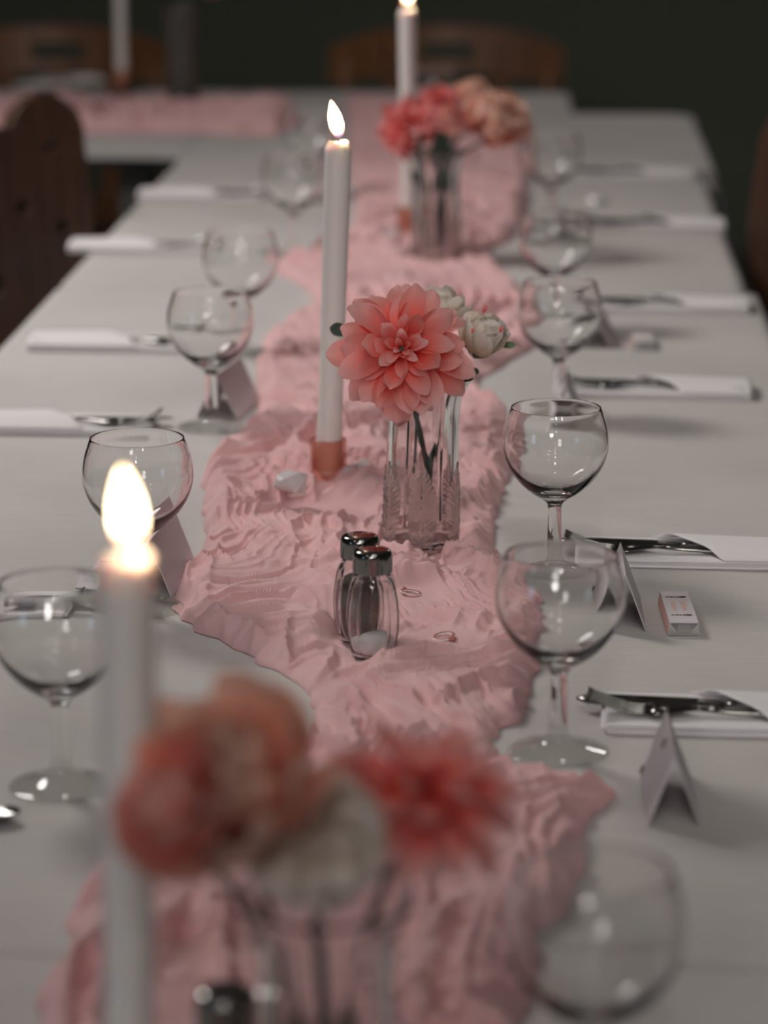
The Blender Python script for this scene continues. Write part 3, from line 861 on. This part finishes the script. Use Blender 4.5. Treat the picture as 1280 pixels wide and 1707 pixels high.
# foreground bouquet, strongly out of focus
pp = P(388, 1322, 1.30)
f1 = peony(pp, Vector((-.25, -.55, .75)), 'large blurred peach and red peony in the foreground left of the white flower', M['peach'], .0420, 21, 14)
stem_part(f1, [pp + Vector((.008, .01, -.028)), P(430, 1470, 1.40), P(500, 1720, 1.40), pV0 + Vector((-.006, 0, .03))], .0025)
leaf_part(f1, P(330, 1380, 1.39), (.9, 0, -.2), .03, .018, M['sepal'], (0, -1, .3))
pp = P(292, 1348, 1.225)
f1b = peony(pp, Vector((-.5, -.65, .4)), 'blurred dusky red peony low at the left of the foreground bouquet', M['peachred'], .0235, 27, 22)
stem_part(f1b, [pp + Vector((.008, .01, -.02)), P(400, 1500, 1.40), P(500, 1760, 1.40), pV0 + Vector((-.010, .004, .03))], .0022)
pp = P(706, 1306, 1.38)
f2 = dahlia(pp, Vector((.25, -.12, 1.0)), 'blurred coral red dahlia in the foreground right of the white flower', M['coral'], .046, 22)
stem_part(f2, [pp + Vector((0, 0, -.02)), P(650, 1450, 1.40), P(575, 1700, 1.40), pV0 + Vector((.006, 0, .03))], .0025)
leaf_part(f2, P(660, 1400, 1.39), (.9, 0, .1), .026, .016, M['sepal'], (0, -1, .3))
# white pompom
pp = P(522, 1398, 1.33)
wf = flower_root('pompom_flower', pp, Vector((0, -.6, .8)), 'blurred round white pompom flower at the centre of the foreground bouquet', 'flower')
rd = random.Random(4)
V = []; Fc = []; U = []
one = petal_mesh('tmp_petal', M['white'], .017, .011, .5, .25, .1, .6, 5, 4, .03, 3)
ov = [v.co.copy() for v in one.vertices]; of = [tuple(p.vertices) for p in one.polygons]
ou = [(0, 0)] * len(ov)
for i in range(len(ov)): ou[i] = (((i % 4) / 3), (i // 4) / 4)
for q in range(260):
    z = 1 - 1.75 * (q + .5) / 260; a = q * 2.39996; rr = math.sqrt(max(0, 1 - z * z))
    nrm = Vector((rr * math.cos(a), rr * math.sin(a), z)); Mx = Matrix.Translation(nrm * .0165) @ nrm.to_track_quat('X', 'Z').to_matrix().to_4x4() @ Matrix.Rotation(rd.uniform(-.6, .6), 4, 'Y') @ Matrix.Rotation(rd.random() * 6, 4, 'X')
    b = len(V); V += [Mx @ v for v in ov]; Fc += [tuple(b + i for i in f) for f in of]; U += ou
po = link('petals', mesh_of('pompom_petals', V, Fc, M['white'], True, U), wf); po['kind'] = 'stuff'
V, Fc = lathe(smooth_prof([(.0001, .013), (.009, .010), (.013, 0), (.009, -.010), (.0001, -.013)], 3), 16)
link('flower_core', mesh_of('flower_core', V, Fc, M['white']), wf)
stem_part(wf, [pp + Vector((0, .005, -.012)), P(530, 1560, 1.39), P(545, 1760, 1.40), pV0 + Vector((0, 0, .03))], .0028)

# second bouquet, behind
def small_stem(fl, p, q, r=.0022):
    stem_part(fl, [p + Vector((0, 0, -.015)), Vector((pVf.x + q * 1.6, pVf.y, T + .145)), Vector((pVf.x + q, pVf.y, T + .10)), Vector((pVf.x + q * .6, pVf.y, T + .02))], r)


pp = P(676, 208, 4.05)
s1 = dahlia(pp, Vector((-.45, -.7, .5)), 'blurred coral red dahlia at the left of the second bouquet', M['red'], .045, 31); small_stem(s1, pp, -.012)
pp = P(822, 206, 4.06)
s2 = peony(pp, Vector((.45, -.6, .6)), 'blurred large peach peony at the right of the second bouquet', M['peach'], .042, 32, 6); small_stem(s2, pp, .014)
pp = P(752, 208, 4.00)
s3 = peony(pp, Vector((0, -.8, .6)), 'blurred cream and red rose low at the centre of the second bouquet', M['peachred'], .024, 33, 0, name='rose'); small_stem(s3, pp, .002)
pp = P(735, 165, 4.12)
s4 = dahlia(pp, Vector((0, -.4, .9)), 'blurred deep red dahlia at the top of the second bouquet', M['red'], .030, 34); small_stem(s4, pp, 0)
pp = P(790, 165, 4.12)
s5 = peony(pp, Vector((.1, -.4, .9)), 'blurred light peach peony at the top of the second bouquet', M['peach'], .026, 35, 0); small_stem(s5, pp, .008)
for s_, q in ((s1, -.018), (s2, .018), (s3, .006), (s4, -.006), (s5, .012)):
    for z in (.10, .13, .155):
        leaf_part(s_, (pVf.x + q, pVf.y - .004, T + z), (random.uniform(-.5, .5), -.2, 1), .034, .013, M['sepal'], (0, -1, .2))
# cross table bouquet
for (px, py, m, lab, R) in ((352, -22, 'peach', 'blurred peach flower at the top edge above the far crystal vase', .036), (290, -32, 'red', 'blurred red flower at the top edge over the far crystal vase', .038)):
    pp = P(px, py, 5.9)
    fl = peony(pp, Vector((0, -.5, .8)), lab, M[m], R, 40 + px)
    stem_part(fl, [pp + Vector((0, 0, -.02)), Vector((pCv.x, pCv.y, T + .17)), Vector((pCv.x, pCv.y, T + .03))], .0022)

# ------------------------------------------------------------------ shakers
def panel(a, r, z):
    """ten flat panels between shoulder and foot"""
    k = float(sm(np.array(z), .004, .014) * (1 - sm(np.array(z), .054, .064)))
    n = 10; s = 2 * math.pi / n; u = ((a + s / 2) % s) - s / 2
    return r * (1 - k + k * math.cos(s / 2) * 1.03 / math.cos(u))


def shaker(p, lab, fill, fh, rz):
    s = empty('shaker', (p.x, p.y, T + .0022), (0, 0, rz), lab, 'shaker', 'panelled glass shakers')
    o_ = [(.0001, .001), (.011, .0), (.0148, .0015), (.0162, .006), (.0188, .018), (.0200, .030), (.0194, .042), (.0175, .055), (.0150, .0635), (.0128, .0668), (.0124, .071)]
    i_ = [(.0108, .071), (.0108, .066), (.0130, .061), (.0152, .054), (.0168, .042), (.0173, .030), (.0160, .018), (.0136, .008), (.0100, .0055), (.0001, .005)]
    V, Fc = lathe(smooth_prof(o_, 5) + smooth_prof(i_, 5), 80, panel)
    link('glass_body', mesh_of('shaker_glass', V, Fc, M['shakerglass']), s)
    V, Fc = lathe(smooth_prof([(.0118, .0685), (.0146, .0680), (.0150, .0695), (.0149, .079), (.0144, .0825), (.0125, .0848), (.0070, .0856), (.0001, .0858)], 5), 48)
    lid = link('lid', mesh_of('shaker_lid', V, Fc, M['chrome']), s)
    V = []; Fc = []
    for (hx, hy) in [(0, 0)] + [(.0045 * math.cos(q * 1.047), .0045 * math.sin(q * 1.047)) for q in range(6)]:
        v, f = lathe([(.0001, .0), (.00055, .0), (.0006, .00015)], 8); b = len(V)
        V += [(x + hx, y + hy, z + .0857) for x, y, z in v]; Fc += [tuple(b + i for i in g) for g in f]
    link('shaker_holes', mesh_of('shaker_holes', V, Fc, M['wick']), lid)
    prf = [(r * .985, z) for r, z in smooth_prof(i_, 4)[::-1] if z < fh]
    prf = [(.0001, .0056)] + [(max(r, .0002), z + .0002) for r, z in prf[1:]]
    rt = prf[-1][0]
    prf += [(rt * .7, fh + .0022), (rt * .35, fh + .0012), (.0001, fh + .003)]
    V, Fc = lathe(prf, 40, lambda a, r, z: panel(a, r, z) * .975)
    V = [(x, y, z + (.0028 * x / .015 if z > fh - .001 else 0)) for x, y, z in V]
    c = link('salt' if fill == 'salt' else 'pepper', mesh_of('filling', V, Fc, M[fill]), s); c['kind'] = 'stuff'
    return s


shaker(pS1, 'front glass salt shaker a fifth full of white salt with a dark chrome lid', 'salt', .0165, .12)
shaker(pS2, 'rear glass pepper shaker with a dark chrome lid hidden behind the salt shaker', 'pepper', .052, .4)
shaker(pS3, 'blurred shaker lid cut by the bottom edge between candle and near vase', 'salt', .016, .0)

# ------------------------------------------------------------------ place cards
def place_card(px, py, rot, lab, W=.034, Lc=.10, Hc=.046, charm=True):
    """px,py: middle of the near lower edge; the ridge runs away from the camera"""
    p = G(px, py); r = empty('place_card', (p.x, p.y, T + .0005), (0, 0, math.radians(rot)), lab, 'place card', 'folded paper place cards')
    th = .0007; V = []; Fc = []
    prof = [(-W / 2, 0), (0, Hc), (W / 2, 0), (W / 2 - th * 1.3, 0), (0, Hc - th * 2.6), (-W / 2 + th * 1.3, 0)]
    for y in (0, Lc):
        for x, z in prof: V.append((x, y, z))
    n = 6
    for i in range(n):
        j = (i + 1) % n; Fc.append((i, j, n + j, n + i))
    Fc.append((0, 5, 4, 1)); Fc.append((1, 4, 3, 2)); Fc.append((6, 7, 10, 11)); Fc.append((7, 8, 9, 10))
    link('folded_card', mesh_of('folded_card', V, Fc, M['card'], False), r)
    if charm:
        an = math.atan2(Hc, W / 2)
        for (t, y) in ((.12, Lc * .93), (.80, Lc * .55)):
            V, Fc = lathe([(.0022, 0), (.0036, 0), (.0038, .0006), (.0030, .0010), (.0021, .0006), (.0020, 0)], 16)
            link('eyelet', mesh_of('eyelet', V, Fc, M['chrome']), r,
                 Matrix.Translation((-W / 2 * (1 - t) - .0004, y, Hc * t + .0002)) @ Matrix.Rotation(-an, 4, 'Y'))
    return r


place_card(1123, 1378, 1.0, 'white tent place card standing nearest the camera at right')
place_card(1041, 1053, 1.0, 'tent place card behind the second glass, left of the chocolate bar')
place_card(941, 714, -1.0, 'blurred tent place card seen through the sharp right wine glass')
place_card(984, 580, -4, 'blurred tent place card with dark inside left of a small chocolate bar', .046)
place_card(930, 412, -3, 'faint far tent place card behind the fourth right wine glass', .036)
place_card(250, 995, -5.5, 'tent place card at left behind the near candle', .036)
place_card(361, 698, -9, 'tent place card at left behind the stem of the third glass', .044)

# ------------------------------------------------------------------ chocolate bars
def chocolate(px, py, rot, lab, Lb=.094):
    p = G(px, py); r = empty('chocolate_bar', (p.x, p.y, T + .0006), (0, 0, math.radians(rot)), lab, 'chocolate bar', 'wrapped chocolate bars')
    wb, wt, h = .0245, .0215, .0098
    def prism(y0, y1, e=0.0, m=None, nm='', top=None):
        V = []
        for y in (y0, y1):
            V += [(-wb / 2 - e, y, 0), (wb / 2 + e, y, 0), (wt / 2 + e, y, h + e), (-wt / 2 - e, y, h + e)]
        return mesh_of(nm, V, [(0, 1, 5, 4), (1, 2, 6, 5), (2, 3, 7, 6), (3, 0, 4, 7), (0, 3, 2, 1), (4, 5, 6, 7)], m, False)
    # foil with folded end: envelope creases
    V = []; yy = (0, Lb)
    for y, d in ((0.0, -1), (Lb, 1)):
        V += [(-wb / 2, y, 0), (wb / 2, y, 0), (wt / 2, y, h), (-wt / 2, y, h), (-wb * .22, y + d * .0013, h * .34), (wb * .22, y + d * .0013, h * .34), (-wb * .17, y + d * .0004, h * .96), (wb * .17, y + d * .0004, h * .96)]
    Fc = [(0, 1, 9, 8), (1, 2, 10, 9), (2, 3, 11, 10), (3, 0, 8, 11)]
    for b, fl in ((0, False), (8, True)):
        for f in ((0, 4, 5, 1), (0, 3, 4), (3, 6, 4), (4, 6, 7, 5), (7, 2, 5), (2, 1, 5)):
            g = tuple(b + i for i in f); Fc.append(g[::-1] if fl else g)
    link('foil', mesh_of('foil', V, Fc, M['foil'], False), r)
    sl = link('paper_sleeve', prism(.0016, Lb - .0016, .0004, M['card'], 'paper_sleeve'), r)
    for s in (-1, 1):
        V = [(s * (wb / 2 + .0006), .0017, .0002), (s * (wb / 2 + .0006), Lb - .0017, .0002), (s * (wt / 2 + .0006), Lb - .0017, h), (s * (wt / 2 + .0006), .0017, h)]
        link('pink_side', mesh_of('pink_side', V, [(0, 1, 2, 3)], M['cardpink'], False), r)
    z = h + .0006
    for s in (-1, 1):
        me = box_mesh('printed_bar', M['printpink'], s * .0040 - .0017, s * .0040 + .0017, Lb * .38, Lb * .66, z - .0001, z)
        link('printed_bar', me, sl)
    V = []; Fc = []
    for yc in (Lb * .24, Lb * .80):
        for q, (dx, sx) in enumerate(((-.0068, .0016), (-.0038, .0010), (-.001, .0015), (.0018, .0008), (.0048, .0024), (.0068, .0012))):
            b = len(V)
            for k in range(8):
                a = k * math.pi / 4; V.append((dx + sx * math.cos(a), yc + (.0010 + .0008 * (q % 2) + (.0009 if q == 4 else 0)) * math.sin(a) * 1.3, z))
            Fc.append(tuple(range(b, b + 8)))
    link('gold_ornament', mesh_of('gold_ornament', V, Fc, M['gold'], False), sl)


chocolate(1140, 1061, 2.7, 'small wrapped chocolate bar in sharp focus at right with silver foil end')
chocolate(1072, 585, 0, 'blurred small chocolate bar at right beside the dark place card', .06)
chocolate(992, 342, 0, 'faint far chocolate bar right of the fifth wine glass', .06)
chocolate(152, 998, -4, 'chocolate bar at left seen through the left edge glass')

# ------------------------------------------------------------------ cutlery and napkins
def knife_parts():
    root = empty('knife', (0, 0, 0))
    V = []; Fc = []
    n = 14
    for i in range(n):     # blade: x from 0 (tip) to .105
        t = i / (n - 1); x = .105 * t
        wd = .0095 * (1 - (1 - min(1, t * 5)) ** 2) ** .5 + .0004
        if t > .85: wd *= 1 - (t - .85) * 2.2
        for (y, z) in ((-wd, .0), (wd * .8, .0012), (wd, .0022), (-wd * .2, .0022)): V.append((x, y, z))
    for i in range(n - 1):
        for k in range(4): Fc.append((i * 4 + k, i * 4 + (k + 1) % 4, (i + 1) * 4 + (k + 1) % 4, (i + 1) * 4 + k))
    Fc.append((0, 3, 2, 1)); Fc.append(tuple((n - 1) * 4 + k for k in range(4)))
    link('blade', mesh_of('blade', V, Fc, M['steel']), root)
    V, Fc = tube([(.103, 0, .002), (.115, 0, .0035), (.16, 0, .004), (.195, 0, .0035), (.203, 0, .003)], [.003, .0042, .0055, .0062, .003], 12)
    V = [(v.x, v.y * 1.25, .0012 + (v.z) * .42) for v in V]
    link('handle', mesh_of('knife_handle', V, Fc, M['steel']), root)
    return root


def fork_parts():
    root = empty('fork', (0, 0, 0))
    def zc(x): return .0022 + .012 * max(0, 1 - x / .045) ** 2 + .0022 * math.exp(-((x - .075) / .02) ** 2)
    V = []; Fc = []
    def strip(x0, x1, yf, wf, n, th=.0016):
        b = len(V)
        for i in range(n):
            x = x0 + (x1 - x0) * i / (n - 1); y = yf(x); w_ = wf(x); z = zc(x)
            V.extend([(x, y - w_, z), (x, y + w_, z), (x, y + w_, z + th), (x, y - w_, z + th)])
        for i in range(n - 1):
            for k in range(4): Fc.append((b + i * 4 + k, b + i * 4 + (k + 1) % 4, b + (i + 1) * 4 + (k + 1) % 4, b + (i + 1) * 4 + k))
        Fc.append((b, b + 3, b + 2, b + 1)); Fc.append(tuple(b + (n - 1) * 4 + k for k in range(4)))
    for q in range(4):
        strip(.0, .046, lambda x, q=q: (q - 1.5) * .0062, lambda x: .0010 + .0012 * min(1, x / .03), 8)
    link('tines', mesh_of('tines', V, Fc, M['steel']), root)
    V = []; Fc = []
    strip(.0455, .085, lambda x: 0, lambda x: .0116 * (1 - sm(np.array(x), .05, .082)) + .0032, 9)
    strip(.085, .20, lambda x: 0, lambda x: .0032 + .0045 * float(sm(np.array(x), .1, .19)), 12, .0022)
    link('handle', mesh_of('fork_handle', V, Fc, M['steel']), root)
    return root


K0 = knife_parts(); F0 = fork_parts(); first_kf = [True]


def napkin_meshes():
    """strip folded in three with a slanting pocket flap lifted by the cutlery; x runs from the inner end"""
    L, W_ = .195, .078
    V = []; Fc = []
    import bmesh
    for q, (dx, dy, z0, z1) in enumerate(((.004, -.001, .0, .0022), (.0, .001, .0024, .0046), (.003, -.0005, .0048, .0066))):
        box(V, Fc, dx, L, -W_ / 2 + dy, W_ / 2 + dy, z0, z1)
    a = mesh_of('napkin_fold', V, Fc, M['paper'], False)
    bm = bmesh.new(); bm.from_mesh(a); bmesh.ops.bevel(bm, geom=bm.edges[:], offset=.0008, segments=2, affect='EDGES'); bm.to_mesh(a); bm.free()
    # flap: from a slanting front edge to the outer end, humped over the cutlery
    n, k = 26, 16; V = []; Fc = []
    for layer in (0, 1):
        for i in range(n):
            for j in range(k):
                v = -1 + 2 * j / (k - 1); x0 = .094 + .030 * v * (-1)
                x = x0 + (L - x0) * i / (n - 1); y = v * (W_ / 2 + .0005)
                hump = .0088 * math.exp(-(v / .78) ** 6) * (1 - .45 * (x - .06) / (L - .06))
                V.append((x, y, .0070 + hump + (.0010 if layer else 0)))
    for i in range(n - 1):
        for j in range(k - 1):
            b = i * k + j; Fc.append((b, b + 1, b + k + 1, b + k)); c = n * k + b; Fc.append((c, c + k, c + k + 1, c + 1))
    N = n * k
    for i in range(n - 1):
        Fc.append((i * k, (i + 1) * k, N + (i + 1) * k, N + i * k)); e = i * k + k - 1; Fc.append((e, N + e, N + e + k, e + k))
    for j in range(k - 1):
        Fc.append((j, N + j, N + j + 1, j + 1)); e = (n - 1) * k + j; Fc.append((e, e + 1, N + e + 1, N + e))
    b_ = mesh_of('pocket_flap', V, Fc, M['paper'], True)
    return a, b_


NA, NB = napkin_meshes()


def setting(px, py, side, where, rot=0.0, over=.018):
    """px,py: the inner end of the folded napkin on the cloth, middle of its width; side +1 right of the runner, -1 left"""
    p = G(px, py); a = (0 if side > 0 else math.pi) + math.radians(rot)
    n = empty('napkin', (p.x, p.y, T + .0006), (0, 0, a), 'folded white paper napkin ' + where, 'napkin', 'folded white napkins')
    link('folded_layers', NA, n); link('pocket_flap', NB, n)
    R = Matrix.Rotation(a, 3, 'Z')
    k = K0 if first_kf[0] else copy_tree(K0); f = F0 if first_kf[0] else copy_tree(F0); first_kf[0] = False
    q = Vector((p.x, p.y, T)) + R @ Vector((-over, .016 * side, .0078))
    k.location = q; k.rotation_euler = (0, .0, a + math.radians(-4 * side))
    tag(k, 'dark reflecting steel knife on the napkin ' + where, 'knife', 'knives on the napkins')
    q = Vector((p.x, p.y, T)) + R @ Vector((-over * .6, -.010 * side, .0076))
    f.location = q; f.rotation_euler = (0, -.0, a + math.radians(-3 * side))
    tag(f, 'steel fork on the napkin ' + where, 'fork', 'forks on the napkins')


setting(1002, 1196, 1, 'behind the nearest right place card', -1.5)
setting(962, 926, 1, 'at right beyond the sharp chocolate bar', -1.5)
setting(948, 652, 1, 'at right directly behind the sharp wine glass rim', -1.5)
setting(985, 513, 1, 'at right, fourth from the front', -1.2)
setting(985, 378, 1, 'at right, fifth from the front', -1.2, .03)
setting(958, 293, 1, 'farthest along the right side', -1.2)
setting(128, 1020, -1, 'at the left edge seen through the left glass', 0)
setting(255, 716, -1, 'at left behind the glass with the candle flame', -1.5)
setting(330, 580, -1, 'at left behind the third left glass', -2)
setting(350, 418, -1, 'at left beside the fourth left glass', -2, .0)
setting(440, 331, -1, 'farthest along the left side', -1.5, .0)
p = G(40, 158)
n = empty('napkin', (p.x, p.y, T + .014), (0, 0, .9), 'pale folded napkin on the far cross table runner at the left edge', 'napkin'); link('folded_layers', NA, n); link('pocket_flap', NB, n)
# spoon end at the left frame edge, beside the near glass foot
p = G(-34, 1372)
s = empty('spoon', (p.x, p.y, T + .001), (0, 0, math.radians(8)), 'steel spoon tip entering at the left edge below the left glass', 'spoon')
V = []; Fc = []
for i in range(10):
    for j in range(9):
        t = i / 9 * 2 - 1; v = j / 8 * 2 - 1; wd = .017 * math.sqrt(max(0.0004, 1 - t * t)); V.append((t * .026, v * wd, .001 + .007 * (t * t * .6 + v * v * .4)))
for i in range(9):
    for j in range(8): b = i * 9 + j; Fc.append((b, b + 1, b + 10, b + 9))
link('spoon_bowl', mesh_of('spoon_bowl', V, Fc, M['steel']), s)
V, Fc = tube([(-.025, 0, .006), (-.06, 0, .011), (-.15, 0, .005)], [.002, .002, .005], 8); link('handle', mesh_of('spoon_handle', V, Fc, M['steel']), s)

# ------------------------------------------------------------------ confetti, crystals, twig
def ring(p, rz, lab):
    r = empty('ring_confetti', (p.x, p.y, T + .0118), (.16, -.03, rz), lab, 'confetti', 'ring shaped confetti on the runner')
    V, Fc = lathe([(.0056, .0), (.0090, .0), (.0091, .0006), (.0088, .0010), (.0058, .0010), (.0055, .0006)], 40, None, True); link('ring_band', mesh_of('ring_band', V, Fc, M['confetti']), r)
    V, Fc = lathe([(.0060, .0010), (.0070, .0014), (.0080, .0014), (.0086, .0011)], 40); link('rose_band', mesh_of('rose_band', V, Fc, M['gem']), r)
    V, Fc = lathe([(.0001, .0022), (.0018, .0020), (.0030, .0008), (.0026, .0)], 6); link('gem', mesh_of('gem', [(x + .0108, y, z) for x, y, z in V], Fc, M['gem'], False), r)


ring(pR1, 2.2, 'small ring shaped table confetti right of the shaker, the farther one')
ring(pR2, -.9, 'small ring shaped table confetti on the runner, the one nearer the camera')


def crystal(p, s, rot, lab):
    rd = random.Random(int(s * 1e5)); import bmesh
    bm = bmesh.new()
    for q in range(16):
        v = Vector((rd.uniform(-1, 1), rd.uniform(-.8, .8), rd.uniform(-.7, .7))).normalized(); bm.verts.new((v.x * s, v.y * s * .8, (v.z + .75) * s * .8))
    bmesh.ops.convex_hull(bm, input=bm.verts[:]); me = bpy.data.meshes.new('crystal'); bm.to_mesh(me); bm.free(); me.materials.append(M['crystal'])
    o = link('decorative_crystal', me); o.location = p; o.rotation_euler = (0, 0, rot); tag(o, lab, 'crystal', 'milky crystals round the candle holder')


pq = G(487, 848); crystal((pq.x, pq.y, T + .013), .0175, .3, 'milky clear decorative crystal left of the rose candle holder')
pq = G(592, 822); crystal((pq.x, pq.y, T + .013), .0180, 1.3, 'milky clear decorative crystal right behind the rose candle holder')
pq = G(655, 412); crystal((pq.x, pq.y, T + .010), .0150, .8, 'blurred decorative crystal beside the second vase')
V, Fc = tube([(-.009, 0, 0), (-.003, .001, .001), (.004, 0, .0012), (.010, -.002, .0)], [.0004, .0008, .0007, .0003], 6)
pq = G(630, 1141); tw = link('twig', mesh_of('twig', V, Fc, M['twig'])); tw.location = (pq.x, pq.y, T + .013); tw.rotation_euler = (0, 0, -.5)
tag(tw, 'tiny brown twig lying on the runner below the salt shaker', 'twig')

# ------------------------------------------------------------------ chairs
def arc(cx, cz, r, a0, a1, n=12):
    return [(cx + r * math.cos(math.radians(a0 + (a1 - a0) * i / n)), cz + r * math.sin(math.radians(a0 + (a1 - a0) * i / n))) for i in range(n + 1)]


# carved board-back chair: two round lobes on top, waisted foot, pierced holes
out = [(.05, .0), (.075, .06), (.12, .14), (.165, .22), (.178, .30), (.172, .38)] + arc(.112, .410, .060, -10, 165) + [(.0, .425)] + \
      [(-x, z) for x, z in (arc(.112, .410, .060, -10, 165))[::-1]] + [(-.172, .38), (-.178, .30), (-.165, .22), (-.12, .14), (-.075, .06), (-.05, .0)]
holes = [arc(.115, .395, .010, 0, 345, 14), arc(-.115, .395, .010, 0, 345, 14), arc(.06, .31, .013, 0, 345, 14), arc(-.06, .31, .013, 0, 345, 14),
         arc(.125, .275, .012, 0, 345, 14), arc(-.125, .275, .012, 0, 345, 14), arc(0, .20, .02, 0, 345, 14)]
BOARD = solid_outline(out, holes, .024, 'back_board', M['wood'])


def board_chair(p, rz, lab):
    c = empty('wooden_chair', (p[0], p[1], 0), (0, 0, rz), lab, 'chair', 'carved board-back chairs')
    link('backrest', BOARD, c, Matrix.Translation((0, 0, .47)) @ Matrix.Rotation(-.12, 4, 'X'))
    link('seat', box_mesh('seat', M['wood'], -.2, .2, -.35, .03, .43, .465, bevel=.008), c)
    for sx in (-1, 1):
        for y in (-.31, -.03):
            V, Fc = tube([(sx * .15, y, .43), (sx * .19, y + (-.04 if y < -.1 else .05), 0)], [.019, .014], 10); link('leg', mesh_of('leg', V, Fc, M['wood']), c)


q = P(-12, 340, 4.35); board_chair((q.x, q.y), math.radians(38), 'dark wooden chair with pierced board back at the left edge')
q = P(1408, 430, 4.2); board_chair((q.x, q.y), math.radians(-38), 'dark wooden chair barely visible at the right edge')


def rail_chair(p, rz, lab):
    c = empty('wooden_chair', (p[0], p[1], 0), (0, 0, rz), lab, 'chair', 'curved rail chairs behind the far table')
    # curved, arched top rail with a slot
    n, k = 40, 9
    def pt(t, s, th):     # t -1..1 across, s 0..1 up
        x = .262 * t; y = .075 * t * t * -1 + .02; zt = .845 - .045 * abs(t) ** 2.6; zb = .735 + .01 * math.cos(t * 3)
        return (x, y + th - .012 * s * -1, zb + (zt - zb) * s)
    V = []; Fc = []
    for th in (0, .022):
        for i in range(n):
            for j in range(k): V.append(pt(-1 + 2 * i / (n - 1), j / (k - 1), th))
    N = n * k
    for i in range(n - 1):
        t = -1 + 2 * (i + .5) / (n - 1)
        for j in range(k - 1):
            hole = (2 <= j <= 4) and abs(t) < .22
            b = i * k + j
            if not hole:
                Fc.append((b, b + k, b + k + 1, b + 1)); Fc.append((N + b, N + b + 1, N + b + k + 1, N + b + k))
        Fc.append((i * k, N + i * k, N + (i + 1) * k, (i + 1) * k)); e = i * k + k - 1; Fc.append((e, e + k, N + e + k, N + e))
    for j in range(k - 1):
        Fc.append((j, j + 1, N + j + 1, N + j)); e = (n - 1) * k + j; Fc.append((e, N + e, N + e + 1, e + 1))
    link('top_rail', mesh_of('top_rail', V, Fc, M['warmwood'], False), c)
    for sx in (-1, 1):
        V, Fc = tube([(sx * .235, -.03, .77), (sx * .22, .01, .60), (sx * .20, .02, .45), (sx * .20, .05, 0)], [.018, .017, .018, .015], 10)
        link('back_post', mesh_of('back_post', V, Fc, M['warmwood']), c)
        V, Fc = tube([(sx * .19, -.36, .43), (sx * .20, -.38, 0)], [.018, .014], 10); link('leg', mesh_of('leg', V, Fc, M['warmwood']), c)
    for xs in (-.12, 0, .12):
        link('back_slat', box_mesh('back_slat', M['warmwood'], xs - .022, xs + .022, .012, .026, .455, .74), c)
    link('seat', box_mesh('seat', M['warmwood'], -.22, .22, -.40, .03, .43, .465, bevel=.008), c)


q = P(745, 110, 6.75); rail_chair((q.x, q.y), 0, 'brown wooden chair with arched top rail behind the far table centre')
q = P(95, 95, 6.75); rail_chair((q.x, q.y), 0, 'brown wooden chair behind the cross table at the upper left')
